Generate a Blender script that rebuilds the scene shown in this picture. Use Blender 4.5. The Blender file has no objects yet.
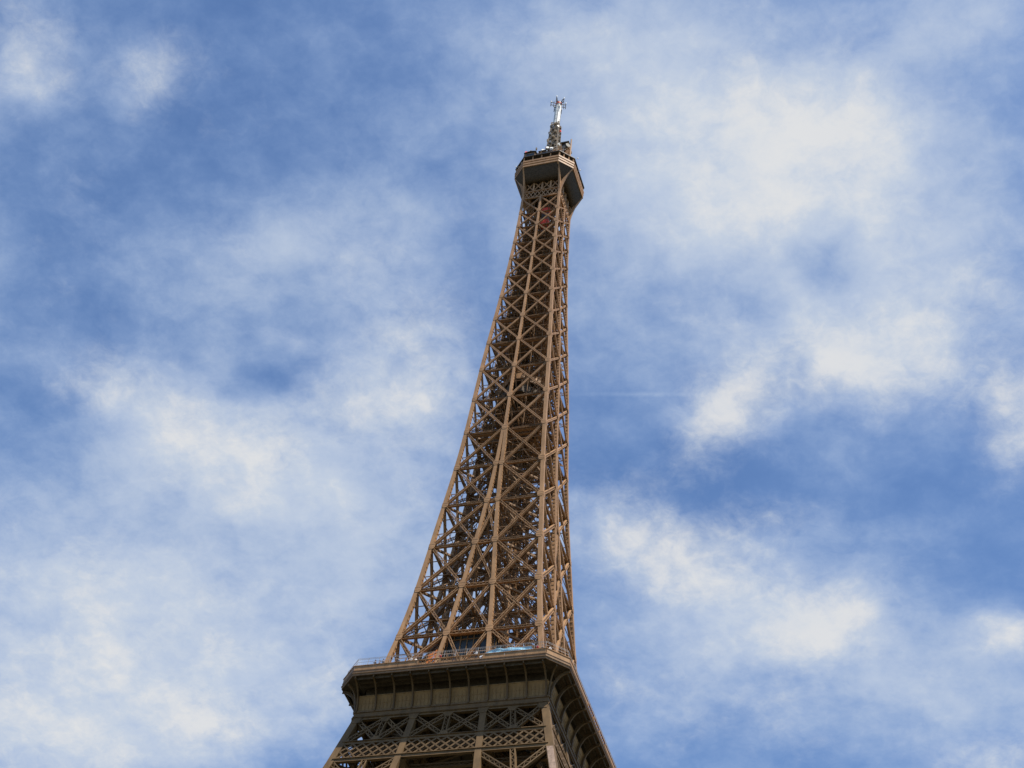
import bpy, math, random
from mathutils import Vector, Matrix
R = math.radians
random.seed(7)
C = bpy.context.scene
col = C.collection

# ------------------------------------------------------------------ camera
cam_d = bpy.data.cameras.new('camera')
cam_d.sensor_width = 36.0
cam_d.lens = 1089.77 * 36.0 / 1024.0
cam_d.shift_x = -17.908 / 1024.0
cam_d.shift_y = -413.641 / 1024.0
cam_d.clip_start = 0.5
cam_d.clip_end = 20000
cam = bpy.data.objects.new('camera', cam_d)
col.objects.link(cam)
cr = Vector((0.95755011, 0.27443911, 0.08820972))
cu = Vector((0.21251951, -0.87881964, 0.42721365))
cf = Vector((-0.19476457, 0.39033219, 0.89983751))
M = Matrix((cr, cu, -cf)).transposed().to_4x4()
M.translation = Vector((73.917, -191.216, 1.7))
cam.matrix_world = M
C.camera = cam

# ------------------------------------------------------------------ light
SUN_EL, SUN_AZ = 64.0, 65.0          # elevation; degrees to the right of the front face's normal
SUN_STRENGTH = 5.0
SKY_STRENGTH = 0.085
SKY_TINT = (0.98, 1.14, 1.33)
CLOUD_LIGHT = 0.72      # radiance of the cloud colours below
VEIL_BASE = 0.35
sun_dir = Vector((math.sin(R(SUN_AZ)) * math.cos(R(SUN_EL)), -math.cos(R(SUN_AZ)) * math.cos(R(SUN_EL)), math.sin(R(SUN_EL))))
sd = bpy.data.lights.new('sun', 'SUN')
sd.energy = SUN_STRENGTH
sd.angle = R(0.5)
sd.color = (1.0, 0.93, 0.82)
sun = bpy.data.objects.new('sun', sd)
sun.rotation_euler = sun_dir.to_track_quat('Z', 'Y').to_euler()
sun.location = sun_dir * 900
col.objects.link(sun)

C.view_settings.view_transform = 'Standard'
C.view_settings.look = 'None'
C.view_settings.gamma = 1.0
C.view_settings.exposure = 0.5
C.view_settings.use_curve_mapping = False
C.cycles.max_bounces = 5
C.cycles.diffuse_bounces = 3

# ------------------------------------------------------------------ sky with clouds
world = bpy.data.worlds.new('World')
C.world = world
world.use_nodes = True
nt = world.node_tree
nt.nodes.clear()


def N(tree, t, **kw):
    n = tree.nodes.new(t)
    for k, v in kw.items():
        setattr(n, k, v)
    return n


def math_(tree, op, a, b=None, clamp=False):
    n = N(tree, 'ShaderNodeMath', operation=op)
    n.use_clamp = clamp
    for i, v in enumerate((a, b)):
        if v is None:
            continue
        if isinstance(v, (int, float)):
            n.inputs[i].default_value = v
        else:
            tree.links.new(v, n.inputs[i])
    return n.outputs[0]


# cloud masses, in the sky's own chart (direction.xy / (direction.z + 0.15)):
# centre, half sizes, turn (degrees), strength; negative ones are gaps of blue
VEIL = [
    (-0.822, 0.936, 0.526, 0.444, 147, 0.55),
    (-0.990, 1.152, 0.412, 0.293, -179, 0.50),
    (-0.552, 0.882, 0.362, 0.279, 119, 0.40),
    (0.007, 0.599, 0.336, 0.271, -166, 0.60),
    (0.069, 0.776, 0.251, 0.219, 95, 0.35),
    (-0.162, 0.685, 0.274, 0.182, 105, 0.50),
    (-0.177, 0.443, 0.268, 0.118, -167, 0.40),
    (-0.150, 1.198, 0.411, 0.292, -175, 0.55),
    (0.049, 1.296, 0.209, 0.176, -180, 0.30),
    (-0.483, 0.595, 0.242, 0.091, -173, 0.40),
    (-0.663, 0.371, 0.145, 0.117, 138, 0.30),
    (0.177, 0.504, 0.162, 0.093, -165, 0.35),
    (-0.280, 0.502, 0.169, 0.148, 118, 0.15),
    (-0.405, 0.461, 0.193, 0.093, -179, -0.10),
    (-0.164, 0.958, 0.226, 0.079, -164, -0.40),
    (0.092, 0.999, 0.125, 0.076, -172, -0.30),
    (0.097, 1.104, 0.098, 0.080, -174, -0.15),
    (-0.241, 0.840, 0.064, 0.060, 136, -0.10),
    (-0.840, 0.730, 0.101, 0.090, 99, -0.35),
    (0.006, 0.708, 0.056, 0.055, 66, -0.35),
    (-0.570, 0.743, 0.064, 0.050, -178, -0.30),
]
TRAIL = [
    (-0.202, 0.840, 0.091, 0.004, -169, 0.16),
]
PUFFS = [
    (-0.670, 0.353, 0.092, 0.068, 129, 1.15),
    (-0.541, 0.385, 0.084, 0.065, 149, 0.85),
    (-0.669, 0.488, 0.081, 0.053, 121, 0.50),
    (-0.041, 0.567, 0.206, 0.196, -162, 0.90),
    (-0.080, 0.537, 0.112, 0.099, 103, 0.30),
    (0.073, 0.633, 0.186, 0.142, 104, 0.80),
    (-0.136, 0.656, 0.167, 0.142, 106, 0.45),
    (0.091, 0.780, 0.215, 0.136, 98, 0.75),
    (0.007, 0.836, 0.114, 0.101, -170, 1.15),
    (-0.125, 0.872, 0.106, 0.095, 109, 1.50),
    (-0.067, 0.787, 0.096, 0.082, -171, 0.30),
    (0.113, 0.854, 0.120, 0.117, -147, 0.50),
    (0.154, 0.951, 0.113, 0.057, 109, 1.15),
    (-0.177, 0.443, 0.197, 0.069, -167, 0.40),
    (0.182, 0.500, 0.105, 0.056, -166, 0.60),
    (-0.438, 0.709, 0.146, 0.112, 153, 0.80),
    (-0.740, 0.714, 0.124, 0.087, -140, 0.85),
    (-0.671, 0.799, 0.191, 0.123, -140, 0.85),
    (-0.530, 0.818, 0.197, 0.168, 174, 0.65),
    (-0.414, 0.804, 0.194, 0.083, 116, 0.60),
    (-0.906, 0.930, 0.227, 0.190, 151, 0.75),
    (-1.037, 1.166, 0.324, 0.183, -172, 1.00),
    (-0.840, 1.135, 0.284, 0.220, 177, 0.60),
    (-0.647, 1.020, 0.297, 0.260, 144, 0.60),
    (-0.691, 1.216, 0.196, 0.144, -179, 0.40),
    (-0.150, 1.090, 0.175, 0.134, -133, 1.00),
    (-0.075, 1.172, 0.127, 0.085, -156, 1.00),
    (-0.207, 1.103, 0.142, 0.097, 106, 0.60),
    (-0.273, 1.007, 0.124, 0.106, 115, 0.80),
    (-0.232, 1.262, 0.259, 0.182, -176, 0.45),
    (-0.033, 1.272, 0.214, 0.162, -177, 0.45),
    (-0.318, 1.234, 0.169, 0.102, 107, 0.30),
    (0.108, 1.205, 0.065, 0.053, -176, 1.20),
    (0.087, 1.398, 0.095, 0.076, 180, 1.10),
    (0.002, 1.390, 0.076, 0.054, -178, 0.70),
    (-0.383, 0.607, 0.119, 0.091, -174, 0.35),
    (-0.532, 0.583, 0.183, 0.069, -173, 0.40),
    (-0.570, 0.743, 0.059, 0.050, 174, -0.60),
    (0.006, 0.708, 0.056, 0.055, 66, -0.90),
    (-0.825, 0.775, 0.087, 0.069, -115, -0.40),
    (-0.641, 1.037, 0.045, 0.034, 119, -0.30),
    (-0.073, 1.313, 0.066, 0.045, -177, -0.30),
    (-0.081, 0.580, 0.136, 0.127, 103, 0.40),
    (-0.009, 0.638, 0.118, 0.096, -167, 0.25),
    (0.056, 0.577, 0.105, 0.100, -143, 0.20),
    (-0.945, 1.047, 0.322, 0.258, 171, 0.25),
    (-0.023, 0.759, 0.126, 0.122, 101, 0.20),
]


def build_sky():
    L = nt.links.new
    tc = N(nt, 'ShaderNodeTexCoord')
    sep = N(nt, 'ShaderNodeSeparateXYZ')
    L(tc.outputs['Generated'], sep.inputs[0])
    zz = math_(nt, 'ADD', math_(nt, 'MAXIMUM', sep.outputs[2], 0.0), 0.15)
    cmb = N(nt, 'ShaderNodeCombineXYZ')
    L(math_(nt, 'DIVIDE', sep.outputs[0], zz), cmb.inputs[0])
    L(math_(nt, 'DIVIDE', sep.outputs[1], zz), cmb.inputs[1])
    p = cmb.outputs[0]

    def noise(vec, scale, detail, rough, offset=0.0):
        n = N(nt, 'ShaderNodeTexNoise')
        n.inputs['Scale'].default_value = scale
        n.inputs['Detail'].default_value = detail
        n.inputs['Roughness'].default_value = rough
        n.inputs['Lacunarity'].default_value = 2.1
        if offset:
            o = N(nt, 'ShaderNodeVectorMath', operation='ADD')
            L(vec, o.inputs[0])
            o.inputs[1].default_value = (offset, offset * 0.7, offset * 0.3)
            vec = o.outputs[0]
        L(vec, n.inputs['Vector'])
        return n

    def warp(vec, scale, detail, amount):
        n = noise(vec, scale, detail, 0.6)
        q = N(nt, 'ShaderNodeVectorMath', operation='SUBTRACT')
        L(n.outputs['Color'], q.inputs[0])
        q.inputs[1].default_value = (0.5, 0.5, 0.5)
        m = N(nt, 'ShaderNodeVectorMath', operation='SCALE')
        L(q.outputs[0], m.inputs[0])
        m.inputs['Scale'].default_value = amount
        a = N(nt, 'ShaderNodeVectorMath', operation='ADD')
        L(vec, a.inputs[0])
        L(m.outputs[0], a.inputs[1])
        return a.outputs[0]

    def masses(vec, table):
        total = None
        for (x, y, rx, ry, a, k) in table:
            mp = N(nt, 'ShaderNodeMapping', vector_type='TEXTURE')
            mp.inputs['Location'].default_value = (x, y, 0)
            mp.inputs['Rotation'].default_value = (0, 0, R(a))
            mp.inputs['Scale'].default_value = (rx, ry, 1)
            L(vec, mp.inputs['Vector'])
            g = N(nt, 'ShaderNodeTexGradient', gradient_type='SPHERICAL')
            L(mp.outputs[0], g.inputs[0])
            ma = N(nt, 'ShaderNodeMath', operation='MULTIPLY_ADD')
            L(g.outputs['Fac'], ma.inputs[0])
            ma.inputs[1].default_value = k
            if total is None:
                ma.inputs[2].default_value = 0.0
            else:
                L(total, ma.inputs[2])
            total = ma.outputs[0]
        return total

    def centred(v, k):
        return math_(nt, 'MULTIPLY', math_(nt, 'SUBTRACT', v, 0.5), k)

    def ramp01(v, lo, hi, top):
        mr = N(nt, 'ShaderNodeMapRange', interpolation_type='SMOOTHSTEP')
        L(v, mr.inputs['Value'])
        mr.inputs['From Min'].default_value = lo
        mr.inputs['From Max'].default_value = hi
        mr.inputs['To Min'].default_value = 0.0
        mr.inputs['To Max'].default_value = top
        return mr.outputs[0]

    p1 = warp(p, 8.0, 2.0, 0.075)
    p2 = warp(p, 18.0, 3.0, 0.028)

    # layer 1: a high thin veil, drawn out in faint bands
    mp = N(nt, 'ShaderNodeMapping')
    mp.inputs['Rotation'].default_value = (0, 0, R(28))
    mp.inputs['Scale'].default_value = (3.2, 6.5, 1.0)
    L(p1, mp.inputs['Vector'])
    bands = noise(mp.outputs[0], 1.5, 7.0, 0.58).outputs['Fac']
    soft = noise(p1, 6.0, 7.0, 0.55, 3.1).outputs['Fac']
    mott = noise(p2, 20.0, 8.0, 0.63, 7.7).outputs['Fac']
    v = math_(nt, 'ADD', masses(p1, VEIL), VEIL_BASE)
    v = math_(nt, 'ADD', v, masses(p, TRAIL))
    v = math_(nt, 'ADD', v, centred(bands, 0.55))
    v = math_(nt, 'ADD', v, centred(soft, 0.9))
    v = math_(nt, 'ADD', v, centred(mott, 0.75))
    veil = ramp01(v, -0.08, 1.25, 0.88)
    # layer 2: lower broken cloud with ragged, brighter heads
    bill = noise(p2, 11.0, 11.0, 0.63, 1.3).outputs['Fac']
    fine = noise(p2, 38.0, 8.0, 0.66, 5.9).outputs['Fac']
    d = math_(nt, 'MULTIPLY', masses(p1, PUFFS), 0.92)
    d = math_(nt, 'ADD', d, centred(bill, 1.6))
    d = math_(nt, 'ADD', d, centred(fine, 0.75))
    puff = ramp01(d, 0.06, 1.45, 0.90)

    sky = N(nt, 'ShaderNodeTexSky', sky_type='NISHITA')
    sky.sun_disc = False
    sky.sun_elevation = R(SUN_EL)
    sky.sun_rotation = R(180.0 - SUN_AZ)
    sky.altitude = 50
    sky.air_density = 1.0
    sky.dust_density = 0.3
    sky.ozone_density = 2.0
    tn = N(nt, 'ShaderNodeVectorMath', operation='MULTIPLY')
    L(sky.outputs[0], tn.inputs[0])
    tn.inputs[1].default_value = SKY_TINT

    def colour(fac, stops):
        r = N(nt, 'ShaderNodeValToRGB')
        L(fac, r.inputs[0])
        e = r.color_ramp.elements
        e[0].position, e[0].color = stops[0][0], stops[0][1] + (1,)
        e[1].position, e[1].color = stops[-1][0], stops[-1][1] + (1,)
        for (q, c) in stops[1:-1]:
            n = e.new(q)
            n.color = c + (1,)
        up = N(nt, 'ShaderNodeVectorMath', operation='SCALE')
        L(r.outputs[0], up.inputs[0])
        up.inputs['Scale'].default_value = CLOUD_LIGHT / SKY_STRENGTH
        return up.outputs[0]

    def mix(fac, a, b):
        m = N(nt, 'ShaderNodeMix', data_type='RGBA')
        L(fac, m.inputs[0])
        L(a, m.inputs[6])
        L(b, m.inputs[7])
        return m.outputs[2]

    vc = colour(veil, [(0.0, (0.25, 0.40, 0.71)), (0.5, (0.40, 0.52, 0.74)), (1.0, (0.58, 0.65, 0.75))])
    pc = colour(math_(nt, 'ADD', puff, centred(bill, 1.0)), [(0.10, (0.48, 0.57, 0.75)), (0.6, (0.60, 0.66, 0.75)), (1.3, (0.75, 0.755, 0.76))])
    c = mix(puff, mix(veil, tn.outputs[0], vc), pc)
    bg = N(nt, 'ShaderNodeBackground')
    bg.inputs['Strength'].default_value = SKY_STRENGTH
    L(c, bg.inputs['Color'])
    out = N(nt, 'ShaderNodeOutputWorld')
    L(bg.outputs[0], out.inputs['Surface'])


build_sky()
world.cycles.sampling_method = 'MANUAL'
world.cycles.sample_map_resolution = 512


# ------------------------------------------------------------------ materials
def material(name, rgb, rough=0.6, metal=0.0, var=0.12, scale=0.6, bump=0.0, spec=0.3, streak=0.0):
    m = bpy.data.materials.new(name)
    m.use_nodes = True
    t = m.node_tree
    b = t.nodes['Principled BSDF']
    b.inputs['Roughness'].default_value = rough
    b.inputs['Metallic'].default_value = metal
    b.inputs['Specular IOR Level'].default_value = spec
    tc = N(t, 'ShaderNodeTexCoord')
    mp = N(t, 'ShaderNodeMapping')
    mp.inputs['Scale'].default_value = (1, 1, 0.35 if streak else 1)
    t.links.new(tc.outputs['Object'], mp.inputs[0])
    n = N(t, 'ShaderNodeTexNoise')
    n.inputs['Scale'].default_value = scale
    n.inputs['Detail'].default_value = 6
    n.inputs['Roughness'].default_value = 0.65
    t.links.new(mp.outputs[0], n.inputs['Vector'])
    r = N(t, 'ShaderNodeValToRGB')
    r.color_ramp.elements[0].position = 0.32
    r.color_ramp.elements[1].position = 0.7
    r.color_ramp.elements[0].color = tuple(c * (1 - var) for c in rgb) + (1,)
    r.color_ramp.elements[1].color = tuple(min(1, c * (1 + var)) for c in rgb) + (1,)
    t.links.new(n.outputs['Fac'], r.inputs[0])
    t.links.new(r.outputs[0], b.inputs['Base Color'])
    if bump:
        bp = N(t, 'ShaderNodeBump')
        bp.inputs['Strength'].default_value = bump
        t.links.new(n.outputs['Fac'], bp.inputs['Height'])
        t.links.new(bp.outputs[0], b.inputs['Normal'])
    return m


MT = dict(
    upper=material('tower_paint_light', (0.385, 0.218, 0.108), 0.55, var=0.26, scale=0.9, streak=1),
    mid=material('tower_paint_middle', (0.335, 0.19, 0.09), 0.55, var=0.26, scale=0.9, streak=1),
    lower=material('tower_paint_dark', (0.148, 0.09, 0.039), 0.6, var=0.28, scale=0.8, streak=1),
    soffit=material('soffit_shade_tone', (0.085, 0.062, 0.04), 0.8, var=0.3, scale=1.5),  # undersides and recesses coloured darker to carry the shade beneath the floors
    net=material('dark_netting', (0.07, 0.05, 0.033), 0.9, var=0.4, scale=2.0),
    cornice=material('cornice_paint', (0.21, 0.128, 0.068), 0.55, var=0.26, scale=0.9, streak=1),
    inner=material('inner_iron_shade_tone', (0.23, 0.134, 0.067), 0.7, var=0.3, scale=1.2),  # darker brown puts the shade inside the shaft into the colour
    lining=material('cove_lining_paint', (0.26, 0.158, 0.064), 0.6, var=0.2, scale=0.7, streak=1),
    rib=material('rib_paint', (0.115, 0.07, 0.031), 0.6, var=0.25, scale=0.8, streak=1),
    mast=material('weathered_mast_steel', (0.24, 0.185, 0.125), 0.6, var=0.3, scale=1.5),
    pale_pinkish=material('pale_pinkish_tone', (0.33, 0.23, 0.17), 0.7, var=0.35, scale=2.5),  # pale pinkish colour for one plate on the corner pier
    white=material('white_radome', (0.8, 0.79, 0.75), 0.75, var=0.06, scale=1.5),
    grey=material('grey_steel', (0.22, 0.22, 0.22), 0.5, metal=0.3, var=0.2),
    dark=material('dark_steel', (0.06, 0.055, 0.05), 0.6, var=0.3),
    red=material('red_paint', (0.78, 0.09, 0.05), 0.45, var=0.1),
    orange=material('orange_paint', (0.62, 0.20, 0.04), 0.5, var=0.2),
    blue=material('blue_tarpaulin', (0.32, 0.60, 0.78), 0.6, var=0.1),
    tarp=material('white_tarpaulin', (0.72, 0.74, 0.76), 0.6, var=0.12, scale=2.0),
    glass=material('dark_window_glass', (0.035, 0.045, 0.05), 0.3, var=0.25, scale=0.5, spec=0.35),
    wire=material('galvanised_wire', (0.35, 0.34, 0.32), 0.5, metal=0.4),
    ground=material('ground_gravel_and_lawn', (0.075, 0.075, 0.05), 0.95, var=0.35, scale=0.02, bump=0.1),
    skin=material('skin', (0.55, 0.36, 0.27), 0.6, var=0.05),
    hair=material('dark_hair', (0.035, 0.025, 0.02), 0.6, var=0.2),
    denim=material('dark_denim', (0.05, 0.06, 0.10), 0.8, var=0.15),
    shirt_white=material('white_cotton', (0.75, 0.74, 0.72), 0.8, var=0.05),
    shirt_dark=material('dark_cotton', (0.05, 0.05, 0.06), 0.8, var=0.15),
    shirt_red=material('red_cotton', (0.5, 0.06, 0.05), 0.8, var=0.1),
)


# ------------------------------------------------------------------ heights, trued up after the first survey
LOW = [(0, 0), (90, 93.4), (100.5, 102.72), (110.33, 111.24), (110.9, 111.8)]
TOP = [(200, 190.3), (275.51, 274.84), (290, 291.1), (321, 327.2), (330, 337.7)]


def refine(q, top):
    x, y, z = q
    tab = TOP if top else LOW
    if not top and z > 110.8:
        return (x, y, z)
    for (a, va), (b, vb) in zip(tab, tab[1:]):
        if z <= b:
            z = va + (vb - va) * (z - a) / (b - a)
            break
    return (x * 1.089, y * 1.089, z) if top else (x, y, z)


# ------------------------------------------------------------------ mesh helpers
class MB:
    """collects faces and links them as one mesh object"""

    def __init__(self):
        self.v, self.f = [], []

    def hexa(self, a, b):
        """two quads of four corners, in the same order, joined to a closed block"""
        i = len(self.v)
        self.v += [tuple(q) for q in a] + [tuple(q) for q in b]
        self.f += [(i + 3, i + 2, i + 1, i), (i + 4, i + 5, i + 6, i + 7)]
        for k in range(4):
            j = (k + 1) % 4
            self.f.append((i + k, i + j, i + 4 + j, i + 4 + k))

    def beam(self, p0, p1, w, d, n=(0, 0, 1)):
        p0, p1, n = Vector(p0), Vector(p1), Vector(n)
        a = p1 - p0
        if a.length < 1e-6:
            return
        a.normalize()
        s = a.cross(n)
        if s.length < 1e-5:
            s = a.cross(Vector((1, 0, 0.01)))
        s.normalize()
        m = s.cross(a)
        s, m = s * (w / 2), m * (d / 2)
        self.hexa([p0 - s - m, p0 + s - m, p0 + s + m, p0 - s + m],
                  [p1 - s - m, p1 + s - m, p1 + s + m, p1 - s + m])

    def box(self, x0, x1, y0, y1, z0, z1):
        self.hexa([(x0, y0, z0), (x1, y0, z0), (x1, y1, z0), (x0, y1, z0)],
                  [(x0, y0, z1), (x1, y0, z1), (x1, y1, z1), (x0, y1, z1)])

    def sweep(self, pts, half):
        """square upright bar through the points; half = half thickness or one per point"""
        i = len(self.v)
        n = len(pts)
        for k, (x, y, z) in enumerate(pts):
            h = half[k] if isinstance(half, (list, tuple)) else half
            self.v += [(x - h, y - h, z), (x + h, y - h, z), (x + h, y + h, z), (x - h, y + h, z)]
        self.f.append((i + 3, i + 2, i + 1, i))
        e = i + 4 * (n - 1)
        self.f.append((e, e + 1, e + 2, e + 3))
        for k in range(n - 1):
            b = i + 4 * k
            for q in range(4):
                r = (q + 1) % 4
                self.f.append((b + q, b + r, b + 4 + r, b + 4 + q))

    def girder(self, p0, p1, W, D, n, t=0.16, pitch=1.0, both=True):
        """laced girder: two flange bars and zigzag lacing on the outer and inner side"""
        p0, p1, n = Vector(p0), Vector(p1), Vector(n)
        a = p1 - p0
        Ln = a.length
        if Ln < 0.2:
            return
        a /= Ln
        s = a.cross(n).normalized()
        n = s.cross(a)
        o = s * (W / 2 - t / 2)
        self.beam(p0 + o, p1 + o, t, D, n)
        self.beam(p0 - o, p1 - o, t, D, n)
        k = max(2, int(Ln / (W * pitch)))
        li = W / 2 - t
        for side in ((1, -1) if both else (1,)):
            off = n * (side * (D / 2 - 0.03))
            for q in range(k):
                c0 = p0 + a * (Ln * q / k) + off
                c1 = p0 + a * (Ln * (q + 1) / k) + off
                sg = 1 if (q % 2 == 0) == (side > 0) else -1
                self.beam(c0 - s * (li * sg), c1 + s * (li * sg), min(0.10, W * 0.13), 0.03, n)

    def prism(self, outline, n, t):
        """flat plate: outline points in order, thickened by t along n"""
        n = Vector(n) * (t / 2)
        i = len(self.v)
        k = len(outline)
        self.v += [tuple(Vector(p) - n) for p in outline] + [tuple(Vector(p) + n) for p in outline]
        self.f += [tuple(range(i + k - 1, i - 1, -1)), tuple(range(i + k, i + 2 * k))]
        for q in range(k):
            r = (q + 1) % k
            self.f.append((i + q, i + r, i + k + r, i + k + q))

    def tube(self, p0, p1, r0, r1=None, n=10):
        r1 = r0 if r1 is None else r1
        p0, p1 = Vector(p0), Vector(p1)
        a = (p1 - p0).normalized()
        s = a.cross(Vector((0, 0, 1)) if abs(a.z) < 0.9 else Vector((1, 0, 0))).normalized()
        m = s.cross(a)
        i = len(self.v)
        for p, r in ((p0, r0), (p1, r1)):
            for k in range(n):
                q = 2 * math.pi * k / n
                self.v.append(tuple(p + s * (r * math.cos(q)) + m * (r * math.sin(q))))
        self.f += [tuple(range(i + n - 1, i - 1, -1)), tuple(range(i + n, i + 2 * n))]
        for k in range(n):
            j = (k + 1) % n
            self.f.append((i + k, i + j, i + n + j, i + n + k))

    def octa_ring(self, G, A, prof):
        """closed profile of (outward offset, z) carried round a square with cut corners"""
        i = len(self.v)
        m = len(prof)
        for c in range(8):
            for (o, z) in prof:
                g, a = G + o, A + o * 0.41421
                x, y = [(-a, -g), (a, -g), (g, -a), (g, a), (a, g), (-a, g), (-g, a), (-g, -a)][c]
                self.v.append((x, y, z))
        for c in range(8):
            d = (c + 1) % 8
            for q in range(m):
                r = (q + 1) % m
                self.f.append((i + c * m + q, i + d * m + q, i + d * m + r, i + c * m + r))

    def sheet(self, rows):
        i = len(self.v)
        n = len(rows[0])
        for r in rows:
            self.v += [tuple(p) for p in r]
        for a in range(len(rows) - 1):
            for b in range(n - 1):
                q = i + a * n + b
                self.f.append((q, q + 1, q + n + 1, q + n))

    def turned(self, k):
        """a copy turned k quarter turns about the tower's axis"""
        o = MB()
        for (x, y, z) in self.v:
            for _ in range(k):
                x, y = -y, x
            o.v.append((x, y, z))
        o.f = list(self.f)
        return o

    def build(self, name, mat, parent=None):
        up = parent
        while up is not None and up.name not in ('summit_gallery', 'antenna_mast'):
            up = up.parent
        top = up is not None or name in ('summit_gallery', 'antenna_mast')
        self.v = [refine(q, top) for q in self.v]
        me = bpy.data.meshes.new(name)
        me.from_pydata(self.v, [], self.f)
        me.update()
        if mat is not None:
            me.materials.append(MT[mat] if isinstance(mat, str) else mat)
        ob = bpy.data.objects.new(name, me)
        col.objects.link(ob)
        if parent is not None:
            ob.parent = parent
        return ob


def tag(o, label=None, cat=None, group=None, kind=None):
    for k, v in (('label', label), ('category', cat), ('group', group), ('kind', kind)):
        if v:
            o[k] = v
    return o


def four(mb, name, mat, parent):
    return [mb.turned(k).build(name, mat, parent) for k in range(4)]


# ------------------------------------------------------------------ ground
g = MB()
ring = [(4500 * math.cos(2 * math.pi * k / 48), 4500 * math.sin(2 * math.pi * k / 48), 0.0) for k in range(48)]
g.v = ring
g.f = [tuple(range(48))]
ground = g.build('ground', 'ground')
tag(ground, kind='structure')

# ------------------------------------------------------------------ profile of the tower
ZK = [116., 132., 150., 170., 195., 225., 255., 272.]
WK = [15.75, 13.05, 11.40, 9.80, 8.72, 7.08, 6.02, 5.85]


def spline(xk, yk):
    n = len(xk)
    h = [xk[i + 1] - xk[i] for i in range(n - 1)]
    al = [0] * n
    for i in range(1, n - 1):
        al[i] = 3 / h[i] * (yk[i + 1] - yk[i]) - 3 / h[i - 1] * (yk[i] - yk[i - 1])
    l, mu, z = [1] * n, [0] * n, [0] * n
    for i in range(1, n - 1):
        l[i] = 2 * (xk[i + 1] - xk[i - 1]) - h[i - 1] * mu[i - 1]
        mu[i] = h[i] / l[i]
        z[i] = (al[i] - h[i - 1] * z[i - 1]) / l[i]
    c, b, d = [0] * n, [0] * n, [0] * n
    for j in range(n - 2, -1, -1):
        c[j] = z[j] - mu[j] * c[j + 1]
        b[j] = (yk[j + 1] - yk[j]) / h[j] - h[j] * (c[j + 1] + 2 * c[j]) / 3
        d[j] = (c[j + 1] - c[j]) / (3 * h[j])

    def f(x):
        j = max(0, min(n - 2, sum(1 for q in xk if q <= x) - 1))
        t = x - xk[j]
        return yk[j] + b[j] * t + c[j] * t * t + d[j] * t ** 3
    return f


_lw = spline(ZK, [math.log(q) for q in WK])


def lerp(x, pts):
    if x <= pts[0][0]:
        return pts[0][1]
    for (a, va), (b, vb) in zip(pts, pts[1:]):
        if x <= b:
            return va + (vb - va) * (x - a) / (b - a)
    return pts[-1][1]


LEG_OUT = [(0, 62.0), (30, 46.5), (57, 35.0), (75, 27.5), (90, 21.7), (100.3, 19.1), (110.2, 16.87), (116, 15.75)]
LEG_IN = [(0, 37.0), (30, 24.5), (57, 16.5), (75, 11.5), (90, 8.0), (100.4, 6.75), (110, 6.0), (116, 5.3)]


def w(z):
    if z >= 272:
        return 5.85
    if z < 116:
        return lerp(z, LEG_OUT)
    return math.exp(_lw(z))


def u(z):
    return lerp(z, [(116, 5.3), (126.2, 4.05), (140.5, 2.6), (150, 1.62), (158.5, 0.95), (167, 0.55), (175.48, 0.34)])


ZN = [116.2, 126.23, 136.22, 145.83, 155.76, 165.49, 175.48, 185.13, 194.58, 203.70, 212.33, 221.01, 229.32, 236.82, 243.72, 250.87, 256.98, 263.4]
SPLIT = 6


def ch(z):      # half thickness of a corner chord
    return 0.42 + (0.31 - 0.42) * (z - 116) / 150.0


def P(s, z, inn=0.0):
    """point on the front face, at sideways position s and height z, set in by inn"""
    return Vector((s, -(w(z) - inn), z))


NF = Vector((0, -1, 0))
tower = bpy.data.objects.new('lattice_tower', None)
col.objects.link(tower)
tag(tower, 'tall brown wrought iron lattice tower with two galleries and a white antenna', 'tower')


def zrange(a, b, step=2.0):
    n = max(1, int(round((b - a) / step)))
    return [a + (b - a) * i / n for i in range(n + 1)]


def battens(mb, pts_fn, z0, z1, half, ox, oy, step=0.95):
    """short riveted battens that show as teeth along a chord's inner edges; ox, oy: which way its outer faces look"""
    z = z0
    while z < z1:
        x, y = pts_fn(z)
        h = half(z)
        e, k = h + 0.07, h * 0.6
        mb.box(x - (e if ox >= 0 else k), x + (e if ox <= 0 else k), y - k, y + k, z, z + 0.3)
        mb.box(x - k, x + k, y - (e if oy >= 0 else k), y + (e if oy <= 0 else k), z, z + 0.3)
        z += step


def gusset(mb, s, z, size, clip=None, set_out=0.03):
    """eight-sided node plate on the front face"""
    a, b = size / 2, size / 2 * 0.55
    pts = [(-a, -b), (-b, -a), (b, -a), (a, -b), (a, b), (b, a), (-b, a), (-a, b)]
    out = []
    for (x, q) in pts:
        xx = s + x
        if clip is not None:
            xx = max(clip[0], min(clip[1], xx))
        pp = P(xx, z + q)
        out.append((pp.x, pp.y - set_out, pp.z))
    mb.prism(out, NF, 0.05)
    # riveted cover strips
    for q in (-0.2, 0.2):
        x0, x1 = s - a * 0.92, s + a * 0.92
        if clip is not None:
            x0, x1 = max(clip[0], x0), min(clip[1], x1)
        pp = P(0, z + q * size)
        mb.box(x0, x1, pp.y - set_out - 0.045, pp.y - set_out - 0.02, z + q * size - 0.03, z + q * size + 0.03)


# ------------------------------------------------------------------ upper shaft: merged spire
def diag_size(z):
    return 0.56 + (0.34 - 0.56) * (z - 116) / 150.0


def cross(mb, pa, pb, qa, qb, W, D, n, **kw):
    """an X: pa-pb and qa-qb, the second set slightly proud"""
    mb.girder(pa, pb, W, D, n, **kw)
    n = Vector(n)
    mb.girder(Vector(qa) - n * 0.06, Vector(qb) - n * 0.06, W * 0.96, D, n, **kw)


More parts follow.
